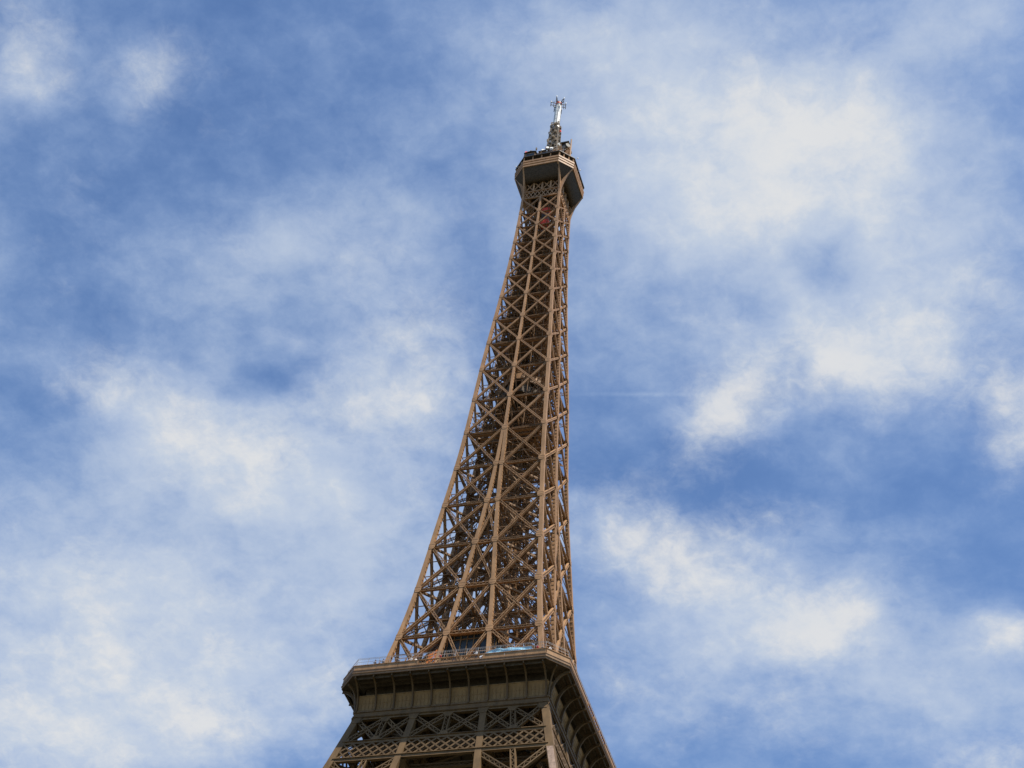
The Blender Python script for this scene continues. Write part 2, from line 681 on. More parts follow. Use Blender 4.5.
spire = MB()
zs = zrange(ZN[SPLIT], 274.0)
for sx in (-1, 1):
    for sy in (-1, 1):
        fn = lambda z, sx=sx, sy=sy: (sx * (w(z) - ch(z)), sy * (w(z) - ch(z)))
        spire.sweep([(fn(z)[0], fn(z)[1], z) for z in zs], [ch(z) for z in zs])
        battens(spire, fn, ZN[SPLIT], 264, ch, sx, sy)
spire_ob = spire.build('spire_shaft', 'upper', tower)

mb = MB()
zs = zrange(ZN[SPLIT], 263.6)
hc = lambda z: ch(z) * 0.84
fn = lambda z: (0.0, -(w(z) - hc(z)))
mb.sweep([(0, fn(z)[1], z) for z in zs], [hc(z) for z in zs])
battens(mb, fn, ZN[SPLIT], 263, hc, 0, -1)
four(mb, 'centre_post', 'upper', spire_ob)

mb = MB()
inner = MB()
for i in range(SPLIT, len(ZN) - 1):
    z0, z1 = ZN[i], ZN[i + 1]
    W = diag_size(z0)
    for sg in (-1, 1):
        a0, a1 = P(sg * (w(z0) - ch(z0)), z0, 0.34), P(sg * (w(z1) - ch(z1)), z1, 0.34)
        c0, c1 = P(0, z0, 0.34), P(0, z1, 0.34)
        cross(mb, a0, c1, c0, a1, W, 0.4, NF, t=W * 0.30, both=False)
        # horizontal at the node
        inner.girder(P(sg * (w(z0) - ch(z0)), z0, 1.0), P(0, z0, 1.0), 0.26 if z0 > 205 else 0.40, 0.5, NF, t=0.07)
        gusset(mb, sg * (w(z0) - 0.5), z0, 1.25, clip=(-w(z0) + 0.02, w(z0) - 0.02))
        # light internal wall, through the axis
        b0, b1 = Vector((0, -(w(z0) - 0.7), z0)), Vector((0, -(w(z1) - 0.7), z1))
        k0, k1 = Vector((0, -1.9, z0)), Vector((0, -1.9, z1))
        if sg > 0:
            cross(inner, b0, k1, k0, b1, 0.34, 0.3, (1, 0, 0), t=0.1, both=False)
            inner.girder(b0, k0, 0.45, 0.4, (1, 0, 0), t=0.1)
    gusset(mb, 0, z0, 1.3)
    zq = z0
    nh = 0 if 249 < z0 < 258 else (1 if 184 < z0 < 195 else 3)
    for h in range(nh):
        zr = z0 + (z1 - z0) * (h + 1) / nh
        o = 1.95
        for sg in (-1, 1):
            pa, pb = (sg * (w(zq) - 1.0), -(w(zq) - 1.0)), (0.0, -o)
            inner.beam(pa + (zq,), pb + (zr,), 0.13, 0.13)
            inner.beam(pb + (zq + 0.3,), (pa[0] * 0.985, pa[1] * 0.985, zr), 0.13, 0.13)
            for fq in (0.3, 0.62):
                qq = sg * w(zr) * fq
                inner.beam((qq, -(w(zr) - 0.9), zr), (qq, -o, zr), 0.10, 0.14)
                inner.beam((qq, -(w(zq) - 1.3), zq), (qq, -o, zr), 0.10, 0.10)
            for dep in (1.1, 0.2):
                inner.girder((0.0, -o - dep, zr), (sg * (w(zr) - 1.2), -o - dep, zr), 0.42, 0.2, (0, 0, 1), t=0.07)
                inner.girder((sg * (w(zr) - 1.2), -o - dep, zq), (0.0, -o - dep, zr), 0.3, 0.16, NF, t=0.07, both=False)
                inner.girder((0.0, -o - dep - 0.05, zq), (sg * (w(zr) - 1.2), -o - dep - 0.05, zr), 0.3, 0.16, NF, t=0.07, both=False)
        zq = zr
    for fq in (0.38, 0.66):
        for sg in (-1, 1):
            inner.beam((sg * w(z0) * fq, -(w(z0) - 1.7), z0), (sg * w(z1) * fq, -(w(z1) - 1.7), z1), 0.13, 0.13, NF)
    if not 184 < z0 < 195 and not 249 < z0 < 258:
        ln = w(z0) - 1.1
        for q in range(6):
            f0 = 0.05 + 0.15 * q
            ya, yb = -ln * (1 - f0) - 0.5, -ln * (1 - f0 - 0.085) - 0.5
            hw = -ya - 0.3
            if ya < -2.1:
                inner.box(-hw, hw, ya, min(yb, -2.0), z0 - 0.42, z0 - 0.34)
    # plan bracing: ties from the corners to the lift well, and a strut half way up
    zm = (z0 + z1) / 2
    inner.girder((w(z0) - 0.8, -(w(z0) - 0.8), z0 + 0.1), (1.9, -1.9, z0 + 0.1), 0.36, 0.22, (0, 0, 1), t=0.08)
    inner.girder((-w(z0) + 0.7, -(w(z0) - 0.9), z0 - 0.25), (0, -1.9, z0 - 0.25), 0.3, 0.2, (0, 0, 1), t=0.07)
    inner.girder((w(z0) - 0.7, -(w(z0) - 0.9), z0 - 0.25), (0, -1.9, z0 - 0.25), 0.3, 0.2, (0, 0, 1), t=0.07)
    if not 249 < z0 < 258:
        inner.beam((-w(zm) + 0.5, -(w(zm) - 0.8), zm), (w(zm) - 0.5, -(w(zm) - 0.8), zm), 0.11, 0.11)
    inner.beam((-w(zm) + 0.9, -(w(zm) - 1.2), zm), (0.4, -1.9, zm + 1.5), 0.11, 0.11)
    inner.beam((w(zm) - 0.9, -(w(zm) - 1.2), zm), (-0.4, -1.9, zm - 1.5), 0.11, 0.11)
# the narrow lattice band and the small posts under the summit gallery
for zb in (263.7, 266.9):
    mb.girder(P(-w(zb) + 0.4, zb, 0.36), P(w(zb) - 0.4, zb, 0.36), 0.45, 0.42, NF, t=0.16)
nb = 8
for i in range(nb):
    x0, x1 = [-w(264) + 0.7 + (2 * w(264) - 1.4) * (i + q) / nb for q in (0, 1)]
    mb.beam(P(x0, 264.0, 0.3), P(x1, 266.6, 0.3), 0.22, 0.12, NF)
    mb.beam(P(x1, 264.0, 0.27), P(x0, 266.6, 0.27), 0.22, 0.12, NF)
for i in range(4):
    x0, x1 = [-5.3 + 10.6 * (i + q) / 4 for q in (0, 1)]
    if i:
        mb.beam(P(x0, 267.0, 0.25), P(x0, 273.4, 0.25), 0.5, 0.4, NF)
    mb.girder(P(x0, 267.2, 0.4), P(x1, 271.4, 0.4), 0.34, 0.2, NF, t=0.11, both=False)
    mb.girder(P(x1, 267.2, 0.37), P(x0, 271.4, 0.37), 0.34, 0.2, NF, t=0.11, both=False)
four(mb, 'cross_bracing', 'upper', spire_ob)
four(inner, 'inner_bracing', 'inner', spire_ob)

# ------------------------------------------------------------------ upper shaft: four separate pillars
pil = MB()          # chords of the pillar at x<0, y<0
zs = zrange(115.6, ZN[SPLIT])
hi = lambda z: 0.36 if z < 172 else 0.36 - 0.04 * (z - 172) / 9
uo = lambda z: max(u(z), 0.34)
chords = [
    (lambda z: (-(w(z) - ch(z)), -(w(z) - ch(z))), ch),
    (lambda z: (-uo(z), -(w(z) - hi(z))), hi),
    (lambda z: (-(w(z) - hi(z)), -uo(z)), hi),
    (lambda z: (-uo(z) - 0.1, -uo(z) - 0.1), lambda z: 0.3),
]
for (fn, h), (ox, oy) in zip(chords, ((-1, -1), (0, -1), (-1, 0), (0, 0))):
    pil.sweep([fn(z) + (z,) for z in zs], [h(z) for z in zs])
    battens(pil, fn, 116.5, ZN[SPLIT], h, ox, oy)
face = MB()         # outer face at the front
hors = []          # the horizontals of the outer faces
face2 = MB()        # the face turned to the tower's axis, parallel to the front
floor_b = MB()
for i in range(SPLIT):
    z0, z1 = ZN[i], ZN[i + 1]
    W = diag_size(z0)
    A0, A1 = P(-(w(z0) - ch(z0)), z0, 0.34), P(-(w(z1) - ch(z1)), z1, 0.34)
    B0, B1 = P(-uo(z0), z0, 0.34), P(-uo(z1), z1, 0.34)
    cross(face, A0, B1, B0, A1, W, 0.5, NF, t=W * 0.2, pitch=1.25)
    if i:
        hors.append(MB())
        hors[-1].girder(P(-(w(z0) - ch(z0)), z0, 0.6), P(-uo(z0), z0, 0.6), 0.45, 0.5, NF, t=0.08)
        gusset(face, -(w(z0) - 0.6), z0, 1.4, clip=(-w(z0) + 0.02, 0))
        gusset(face, -uo(z0), z0, 1.4 if i < SPLIT - 2 else 1.25, clip=(-99, 99 if i < 3 else -0.05))
    y0, y1 = -uo(z0) - 0.1, -uo(z1) - 0.1
    a0, a1 = Vector((-(w(z0) - 0.5), y0, z0)), Vector((-(w(z1) - 0.5), y1, z1))
    b0, b1 = Vector((-uo(z0), y0, z0)), Vector((-uo(z1), y1, z1))
    cross(face2, a0, b1, b0, a1, W * 0.7, 0.35, NF, t=W * 0.16, both=False)
    face2.girder(a0, b0, 0.5, 0.5, NF, t=0.12)
    # plan bracing and intermediate struts inside the pillar
    q = w(z0) - 0.7
    floor_b.girder((-q, -q, z0), (-uo(z0) - 0.2, -uo(z0) - 0.2, z0), 0.45, 0.35, (0, 0, 1), t=0.11)
    floor_b.girder((-q, -uo(z0) - 0.2, z0 + 0.3), (-uo(z0) - 0.2, -q, z0 + 0.3), 0.45, 0.35, (0, 0, 1), t=0.11)
    for fr in (0.33, 0.67):
        zm = z0 + (z1 - z0) * fr
        q = w(zm) - 0.8
        r = uo(zm) + 0.2
        for pa, pb in (((-q, -q), (-r, -q)), ((-q, -q), (-q, -r)), ((-r, -r), (-r, -q)), ((-r, -r), (-q, -r)), ((-q, -r), (-r, -q))):
            floor_b.beam(pa + (zm,), pb + (zm,), 0.12, 0.12)
    zm = (z0 + z1) / 2
    q0, q1 = w(z0) - 0.8, w(z1) - 0.8
    floor_b.beam((-q0, -q0, z0), (-uo(z1) - 0.2, -uo(z1) - 0.2, z1), 0.2, 0.2)
    floor_b.beam((-uo(z0) - 0.2, -q0, z0), (-q1, -uo(z1) - 0.2, z1), 0.2, 0.2)
    for f in (0.3, 0.75):
        m0, m1 = uo(z0) + (q0 - uo(z0)) * f, uo(z1) + (q1 - uo(z1)) * f
        floor_b.beam((-m0, -q0 + 0.9, z0), (-m1, -q1 + 0.9, z1), 0.1, 0.1, NF)
        floor_b.beam((-m0, -uo(z0) - 0.9, z0), (-m1, -uo(z1) - 0.9, z1), 0.1, 0.1, NF)


def mirrored(mb):
    """the same face for the pillar's other side: x and y exchanged"""
    o = MB()
    o.v = [(y, x, z) for (x, y, z) in mb.v]
    o.f = [tuple(reversed(q)) for q in mb.f]
    return o


for k in range(4):
    pb = pil.turned(k).build('shaft_pillar', 'mid', tower)
    for m_ in (face, mirrored(face)):
        m_.turned(k).build('braced_face', 'mid', pb)
    for m_ in (face2, mirrored(face2)):
        m_.turned(k).build('inner_face', 'inner', pb)
    for m_ in hors + [mirrored(q) for q in hors]:
        m_.turned(k).build('horizontal_tie', 'inner', pb)
    floor_b.turned(k).build('plan_bracing', 'inner', pb)

# bracing across the gap between neighbouring pillars
for i in range(SPLIT - 1):
    gap = MB()
    z0, z1 = ZN[i], ZN[i + 1]
    W = diag_size(z0) * 0.92
    if i == 0:
        zt = z1
        gap.girder(P(-uo(zt), zt, 0.34), P(0, 119.4, 0.34), W, 0.5, NF, t=W * 0.2, pitch=1.25)
        gap.girder(P(uo(zt), zt, 0.34), P(0, 119.4, 0.34), W, 0.5, NF, t=W * 0.2, pitch=1.25)
    elif i < 4:
        cross(gap, P(-uo(z0), z0, 0.34), P(uo(z1), z1, 0.34), P(uo(z0), z0, 0.34), P(-uo(z1), z1, 0.34), W, 0.46, NF, t=W * 0.2, pitch=1.25)
    if i:
        gap.girder(P(-uo(z0), z0, 0.6), P(uo(z0), z0, 0.6), 0.6, 0.6, NF, t=0.09)
        tie = MB()
        tie.girder((-uo(z0), -uo(z0), z0), (uo(z0), -uo(z0), z0), 0.5, 0.5, NF, t=0.12)
        four(tie, 'gap_tie', 'mid', tower)
    four(gap, 'gap_bracing', 'mid', tower)

# ------------------------------------------------------------------ lift well and stairs
lw = MB()
for sx in (-1, 1):
    for sy in (-1, 1):
        cx, cy = sx * 1.75, sy * 1.75
        for dx in (-0.28, 0.28):
            for dy in (-0.28, 0.28):
                lw.beam((cx + dx, cy + dy, 117), (cx + dx, cy + dy, 272), 0.13, 0.13, (1, 0, 0))
        z = 117.0
        while z < 271:
            lw.beam((cx - 0.28, cy - 0.28, z), (cx + 0.28, cy - 0.28, z + 1.0), 0.07, 0.05, NF)
            lw.beam((cx + 0.28, cy + 0.28, z), (cx - 0.28, cy + 0.28, z + 1.0), 0.07, 0.05, NF)
            lw.beam((cx + 0.28, cy - 0.28, z), (cx + 0.28, cy + 0.28, z + 1.0), 0.07, 0.05, (1, 0, 0))
            lw.beam((cx - 0.28, cy + 0.28, z), (cx - 0.28, cy - 0.28, z + 1.0), 0.07, 0.05, (1, 0, 0))
            z += 1.0
z = 120.0
while z < 272:
    for (a, b) in (((-1.7, -1.7), (1.7, -1.7)), ((1.7, -1.7), (1.7, 1.7)), ((1.7, 1.7), (-1.7, 1.7)), ((-1.7, 1.7), (-1.7, -1.7))):
        lw.beam(a + (z,), b + (z,), 0.26, 0.2)
        lw.beam(a + (z,), b + (z + 5.0,), 0.15, 0.12)
    z += 5.0
lw.build('lift_well', 'inner', tower)

st = MB()
cx, cy, rr = -2.6, 2.9, 1.15
z, an = 117.0, 0.0
while z < 262:
    x, y = cx + rr * math.cos(an), cy + rr * math.sin(an)
    st.prism([(cx, cy, z), (cx + rr * math.cos(an), cy + rr * math.sin(an), z), (cx + rr * math.cos(an + 0.5), cy + rr * math.sin(an + 0.5), z)], (0, 0, 1), 0.05)
    st.beam((x, y, z), (x, y, z + 1.0), 0.05, 0.05, NF)
    x2, y2 = cx + rr * math.cos(an + 0.5), cy + rr * math.sin(an + 0.5)
    st.beam((x, y, z + 1.0), (x2, y2, z + 1.22), 0.07, 0.07)
    st.beam((x, y, z), (x2, y2, z + 0.22), 0.05, 0.28)
    z += 0.22
    an += 0.5
st.tube((cx, cy, 117), (cx, cy, 263), 0.1)
st.build('spiral_stair', 'inner', tower)

# ------------------------------------------------------------------ platform half way up the shaft
ip = MB()
ip.octa_ring(6.3, 1.5, [(0, 192.40), (0, 194.50), (-0.15, 194.50), (-0.15, 192.40)])
ip.octa_ring(6.3, 1.5, [(0.08, 194.50), (0.08, 194.65), (-0.2, 194.65), (-0.2, 194.50)])
oc = [(-1.5, -6.3), (1.5, -6.3), (6.3, -1.5), (6.3, 1.5), (1.5, 6.3), (-1.5, 6.3), (-6.3, 1.5), (-6.3, -1.5)]
ipo = ip.build('halfway_platform', 'upper', tower)
fl = MB()
fl.prism([(x * 0.97, y * 0.97, 192.70) for x, y in oc], (0, 0, 1), 0.2)
fl.build('platform_floor', 'soffit', ipo)
fl = MB()
fl.prism([(x * 1.05, y * 1.05, 188.40) for x, y in oc], (0, 0, 1), 0.3)
for k in range(8):
    (x0, y0), (x1, y1) = oc[k], oc[(k + 1) % 8]
    if k % 2:
        fl.prism([(x0, y0, 188.60), (x1, y1, 188.60), (x1, y1, 191.00), (x0, y0, 191.00)], (Vector((x0 + x1, y0 + y1, 0))).normalized(), 0.08)
fl.build('machine_floor', 'soffit', ipo)
for k in range(8):
    x0, y0 = oc[k]
    b = MB()
    b.beam((x0 * 0.9, y0 * 0.9, 188.60), (x0 * 0.9, y0 * 0.9, 193.10), 0.3, 0.3, NF)
    b.build('post', 'upper', ipo)

# ------------------------------------------------------------------ second-floor gallery
G, A, B = 20.5, 17.24, 16.94
ZB, ZC = 111.24, 115.35
gal = MB()
gal.prism([(-A, -G + 0.1, 115.75), (A, -G + 0.1, 115.75), (G - 0.1, -A, 115.75), (G - 0.1, A, 115.75), (A, G - 0.1, 115.75), (-A, G - 0.1, 115.75), (-G + 0.1, A, 115.75), (-G + 0.1, -A, 115.75)], (0, 0, 1), 0.5)
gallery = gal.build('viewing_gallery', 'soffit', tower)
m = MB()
m.octa_ring(G, A, [(-0.15, ZC), (-0.02, ZC), (0.0, ZC + 0.301), (0.12, ZC + 0.327), (0.12, ZC + 0.447), (0.0, ZC + 0.473), (0.0, ZC + 0.774), (0.06, ZC + 0.800), (0.06, ZC + 0.877), (-0.15, ZC + 0.877)])
m.build('cornice', 'cornice', gallery)


def cove_pt(t):
    return B + (G - 0.12 - B) * (1 - math.cos(t)), ZB + (ZC - ZB) * math.sin(t)


NT = 12
ts = [math.pi / 2 * k / NT for k in range(NT + 1)]
TM = 0.60            # the board lining stops here; above it the floor's underside shows between the ribs
tl = [TM * k / 6 for k in range(7)]
cv = MB()
outer_ = [cove_pt(t) for t in tl]
OM, ZM = outer_[-1]
cv.sheet([[(x, -o, z) for (o, z) in outer_] for x in (-B, B)])
cv.sheet([[(x, -o + 0.12, z + 0.02) for (o, z) in outer_] for x in (B, -B)])
for t0, t1 in zip(tl, tl[1:]):      # the corner: a fan between the two straight coves
    (o0, z0), (o1, z1) = cove_pt(t0), cove_pt(t1)
    i = len(cv.v)
    cv.v += [(B, -o0, z0), (o0, -B, z0), (o1, -B, z1), (B, -o1, z1)]
    cv.f.append((i, i + 1, i + 2, i + 3))
cv.box(-B, B, -OM - 0.06, -OM + 0.15, ZM - 0.02, ZM + 0.1)
cv.box(-B, B, -cove_pt(0.33)[0] - 0.03, -cove_pt(0.33)[0] + 0.1, cove_pt(0.33)[1] - 0.04, cove_pt(0.33)[1] + 0.04)
for k in range(51):
    x = -16.7 + 33.4 * k / 50
    o, z = cove_pt(0.5)
    cv.beam((x, -B - 0.01, ZB + 0.1), (x, -o - 0.005, z), 0.05, 0.05, NF)
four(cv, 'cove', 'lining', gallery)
rc = MB()
rc.box(-16.3, 16.3, -16.3, -16.1, ZM - 0.2, 115.5)
rc.box(-16.3, 16.3, -OM + 0.1, -16.0, ZM - 0.1, ZM)
for y in (-17.6, -18.8, -19.8):
    rc.box(-16.8, 16.8, y - 0.08, y + 0.08, 115.0, 115.5)
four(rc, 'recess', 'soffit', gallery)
rib = MB()


def rib_outline(dep):
    a = [cove_pt(t) for t in ts]
    out = [(o, z) for o, z in a]
    inn = []
    for k, (o, z) in enumerate(a):
        t = ts[k]
        inn.append((o + dep * math.cos(t), z - dep * math.sin(t) * 0.9))
    return out, inn


ro, ri = rib_outline(0.42)
for i in range(11):
    x = -16.7 + 33.4 * i / 10
    mb = MB()
    for (a, b, c, d) in zip(ro, ro[1:], ri[1:], ri):
        mb.hexa([(x - 0.09, -q[0], q[1]) for q in (a, b, c, d)], [(x + 0.09, -q[0], q[1]) for q in (a, b, c, d)])
    for (c, d) in zip(ri, ri[1:]):      # flange along the rib's free edge
        mb.hexa([(x - 0.13, -c[0], c[1]), (x + 0.13, -c[0], c[1]), (x + 0.13, -d[0], d[1]), (x - 0.13, -d[0], d[1])],
                [(x - 0.13, -c[0] - 0.06, c[1] - 0.03), (x + 0.13, -c[0] - 0.06, c[1] - 0.03), (x + 0.13, -d[0] - 0.06, d[1] - 0.03), (x - 0.13, -d[0] - 0.06, d[1] - 0.03)])
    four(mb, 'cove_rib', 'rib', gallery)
mb = MB()           # rib on the cut corner
for (a, b, c, d) in zip(ro, ro[1:], ri[1:], ri):
    def D(q, e):
        k = B + (q[0] - B) * 0.5
        return (k + e, -(k - e), q[1])
    mb.hexa([D(q, -0.08) for q in (a, b, c, d)], [D(q, 0.08) for q in (a, b, c, d)])
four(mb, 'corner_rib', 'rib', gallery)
m = MB()            # moulding under the cove
q = B
for (o0, o1, z0, z1) in ((0.0, 0.32, 110.2, 110.5), (0.0, 0.18, 109.6, 110.2), (0.0, 0.28, 109.4, 109.6)):
    for k in range(4):
        t = MB()
        t.hexa([(-q - o1, -q - o1, z0), (q + o1, -q - o1, z0), (q - 0.3, -q + 0.3, z0), (-q + 0.3, -q + 0.3, z0)],
               [(-q - o1, -q - o1, z1), (q + o1, -q - o1, z1), (q - 0.3, -q + 0.3, z1), (-q + 0.3, -q + 0.3, z1)])
        t = t.turned(k)
        i = len(m.v)
        m.v += t.v
        m.f += [tuple(i + j for j in f) for f in t.f]
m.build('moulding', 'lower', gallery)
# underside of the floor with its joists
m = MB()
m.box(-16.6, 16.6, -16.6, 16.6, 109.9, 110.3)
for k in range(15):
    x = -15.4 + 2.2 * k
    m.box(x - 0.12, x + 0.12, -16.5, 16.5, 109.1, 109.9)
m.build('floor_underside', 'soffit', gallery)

# parapet: solid panels near the corners, open lattice in the middle
wk = MB()
wk.octa_ring(G, A, [(-0.35, 116.0), (-0.35, 116.45), (-2.6, 116.45), (-2.6, 116.0)])
wk.build('walkway', 'mid', gallery)
pp = MB()
zp0, zp1 = ZC + 0.885, ZC + 1.62
for (x0, x1) in ((-17.2, -13.2), (-13.15, -9.2), (-9.15, -5.6), (6.3, 9.9), (9.95, 13.5), (13.55, 17.2)):
    pp.box(x0, x1, -G + 0.02, -G + 0.1, zp0, zp1)
pp.box(-17.2, 17.2, -G - 0.06, -G + 0.16, zp1, zp1 + 0.09)
x = -5.5
while x < 6.2:
    pp.beam((x, -G + 0.06, zp0), (x + 0.8, -G + 0.06, zp1), 0.09, 0.04, NF)
    pp.beam((x + 0.8, -G + 0.10, zp0), (x, -G + 0.10, zp1), 0.09, 0.04, NF)
    x += 0.8
for x in (-5.55, -1.6, 2.3, 6.25):
    pp.box(x - 0.17, x + 0.17, -G - 0.04, -G + 0.16, zp0, zp1 + 0.12)
four(pp, 'parapet', 'mid', gallery)
pp = MB()
n = Vector((1, -1, 0)).normalized()
pp.prism([(A + 0.06, -G + 0.1, zp0), (G - 0.1, -A - 0.06, zp0), (G - 0.1, -A - 0.06, zp1), (A + 0.06, -G + 0.1, zp1)], n, 0.08)
pp.beam((A, -G, zp1 + 0.05), (G, -A, zp1 + 0.05), 0.2, 0.09)
four(pp, 'corner_parapet', 'mid', gallery)
rl = MB()
for k in range(18):
    x = -17 + 2 * k
    rl.beam((x, -G + 0.2, zp1), (x, -G + 0.45, 118.5), 0.06, 0.06, NF)
for z in (117.8, 118.3, 118.5):
    y = -G + 0.2 + 0.25 * (z - zp1) / (118.5 - zp1)
    rl.beam((-17, y, z), (17, y, z), 0.035 if z < 119.5 else 0.07, 0.035)
    rl.beam((17, y, z), (-y, -17, z), 0.035 if z < 119.5 else 0.07, 0.035)
x = -17
while x < 17:
    rl.beam((x, -G + 0.22, zp1), (x + 0.0, -G + 0.44, 118.5), 0.014, 0.014, NF)
    x += 0.4
four(rl, 'railing', 'wire', gallery)

# glazed building on the upper deck
pv = MB()
pv.box(-5.6, 4.6, -12.4, 8, 116.0, 122.3)
pv.box(-5.9, 4.9, -12.8, 8.3, 126.3, 127.0)
pv.box(-5.6, 4.6, -12.4, 8, 122.3, 122.6)
pav = pv.build('glazed_pavilion', 'lower', tower)
gl = MB()
gl.box(-5.4, 4.4, -12.2, 7.8, 122.6, 126.3)
gl.build('window_glass', 'glass', pav)
gl = MB()
for k in range(9):
    x = -5.5 + 10.0 * k / 8
    gl.box(x - 0.1, x + 0.1, -12.38, -12.2, 122.6, 126.3)
for k in range(15):
    y = -12.3 + 20.0 * k / 14
    gl.box(4.4, 4.55, y - 0.1, y + 0.1, 122.6, 126.3)
    gl.box(-5.55, -5.4, y - 0.1, y + 0.1, 122.6, 126.3)
gl.box(-5.52, 4.52, -12.36, -12.22, 125.5, 125.65)
gl.build('window_frame', 'lower', pav)
gl = MB()
gl.box(-5.2, 4.2, -12.48, -12.4, 117.0, 121.6)
gl.build('shop_window', 'glass', pav)
# upper deck with its own rail, and a hooded winch beside the pavilion
ud = MB()
ud.box(-13, 13, -14.6, -12.9, 120.2, 120.5)
for k in range(14):
    x = -12.8 + 25.6 * k / 13
    ud.beam((x, -14.5, 120.5), (x, -14.5, 121.7), 0.07, 0.07, NF)
    ud.beam((x, -14.4, 116.0), (x, -14.4, 120.2), 0.2, 0.2, NF)
ud.beam((-12.9, -14.5, 121.7), (12.9, -14.5, 121.7), 0.08, 0.08)
four(ud, 'upper_deck', 'mid', gallery)
hd = MB()
rows = []
for a in range(9):
    t = math.pi * a / 8
    rows.append([(7.2 + 1.7 * math.cos(t) * math.cos(b), -11 + 1.7 * math.sin(b), 120.5 + 3.4 * math.sin(t) * math.cos(b)) for b in [(-80 + 20 * k) * math.pi / 180 for k in range(9)]])
hd.sheet(rows)
hd.box(5.6, 8.8, -12.4, -9.6, 116, 120.6)
hd.build('winch_hood', 'grey', tower)

# ------------------------------------------------------------------ belt under the gallery
bl = MB()
ih = lambda z: lerp(z, LEG_IN)
ZT, ZH1, ZH0 = 109.4, 104.05, 100.6


def pier(mb, fn, half, z0=88.0, z1=109.4):
    zs_ = [z0, 94, 100.4, 105, z1]
    for a, b in zip(zs_, zs_[1:]):
        mb.hexa([(fn(a) - half, -w(a), a), (fn(a) + half, -w(a), a), (fn(a) + half, -w(a) + 0.9, a), (fn(a) - half, -w(a) + 0.9, a)],
                [(fn(b) - half, -w(b), b), (fn(b) + half, -w(b), b), (fn(b) + half, -w(b) + 0.9, b), (fn(b) - half, -w(b) + 0.9, b)])


piers = []
for s in (-1, 1):
    for fn_, hf in ((lambda z: s * ih(z), 0.55), (lambda z: s * (w(z) - 0.62), 0.6)):
        q = MB()
        pier(q, fn_, hf)
        x = fn_(108.9) + (0.0 if hf < 0.58 else -0.13 * s)
        q.prism([P(x - 1.0, 109.38, -0.03), P(x + 1.0, 109.38, -0.03), P(x + 0.62, 108.2, -0.03), P(x - 0.62, 108.2, -0.03)], NF, 0.05)
        piers.append(q)
beams = []
for (za, zb_) in ((103.75, 104.35), (100.3, 100.95), (108.9, 109.4)):
    hw = w(za) - 0.9
    hz = MB()
    beams.append(hz)
    hz.hexa([P(-hw, za, 0.06), P(hw, za, 0.06), P(hw, za, 0.7), P(-hw, za, 0.7)], [P(-hw, zb_, 0.06), P(hw, zb_, 0.06), P(hw, zb_, 0.7), P(-hw, zb_, 0.7)])
    hz.hexa([P(-hw, zb_ - 0.1, -0.12), P(hw, zb_ - 0.1, -0.12), P(hw, zb_ - 0.1, 0.05), P(-hw, zb_ - 0.1, 0.05)], [P(-hw, zb_, -0.12), P(hw, zb_, -0.12), P(hw, zb_, 0.05), P(-hw, zb_, 0.05)])
fz = MB()
for (xa0, xa1) in ((lambda z: -(w(z) - 1.2), lambda z: -ih(z) - 0.55), (lambda z: -ih(z) + 0.55, lambda z: ih(z) - 0.55), (lambda z: ih(z) + 0.55, lambda z: w(z) - 1.2)):
    z0, z1 = 100.95, 103.75
    nn = int(round((xa1(102) - xa0(102)) / 1.7))
    S = lambda f, z: xa0(z) + (xa1(z) - xa0(z)) * f
    for k in range(-1, nn):
        # double-intersection lattice: every bar crosses two cells
        for (fa, fb, off) in ((k / nn, (k + 2) / nn, 0.15), ((k + 2) / nn, k / nn, 0.11)):
            za, zb_ = z0, z1
            if fa < 0:
                za, fa = z0 + (z1 - z0) * (0 - fa) / (fb - fa), 0.0
            if fb < 0:
                zb_, fb = z0 + (z1 - z0) * (fa - 0) / (fa - fb), 0.0
            if fa > 1:
                za, fa = z0 + (z1 - z0) * (fa - 1) / (fa - fb), 1.0
            if fb > 1:
                zb_, fb = z0 + (z1 - z0) * (1 - fa) / (fb - fa), 1.0
            fz.beam(P(S(fa, za), za, off), P(S(fb, zb_), zb_, off), 0.26, 0.1, NF)
            fz.beam(P(S(fa, za), za, off + 0.5), P(S(fb, zb_), zb_, off + 0.5), 0.2, 0.06, NF)
br = MB()
for (xa, xb) in ((lambda z: -(w(z) - 1.0), lambda z: -ih(z)), (lambda z: -ih(z), lambda z: ih(z)), (lambda z: ih(z), lambda z: w(z) - 1.0)):
    z0, z1 = 104.35, 108.95
    mid = lambda z: (xa(z) + xb(z)) / 2
    br.girder(P(mid(z0), z0, 0.4), P(mid(z1), z1, 0.4), 0.95, 0.6, NF, t=0.2, pitch=0.6)
    for (f, h) in ((xa, mid), (mid, xb)):
        a0, a1, b0, b1 = P(f(z0), z0, 0.4), P(f(z1), z1, 0.4), P(h(z0), z0, 0.4), P(h(z1), z1, 0.4)
        cross(br, a0, b1, b0, a1, 0.78, 0.5, NF, t=0.17, pitch=0.7)
    for f in (xa, mid, xb):
        br.prism([P(f(z0) - 0.9, z0 + 0.02, 0.08), P(f(z0) + 0.9, z0 + 0.02, 0.08), P(f(z0) + 0.5, z0 + 0.75, 0.08), P(f(z0) - 0.5, z0 + 0.75, 0.08)], NF, 0.05)
        br.prism([P(f(z1) - 0.9, z1 - 0.02, 0.08), P(f(z1) + 0.9, z1 - 0.02, 0.08), P(f(z1) + 0.5, z1 - 0.75, 0.08), P(f(z1) - 0.5, z1 - 0.75, 0.08)], NF, 0.05)
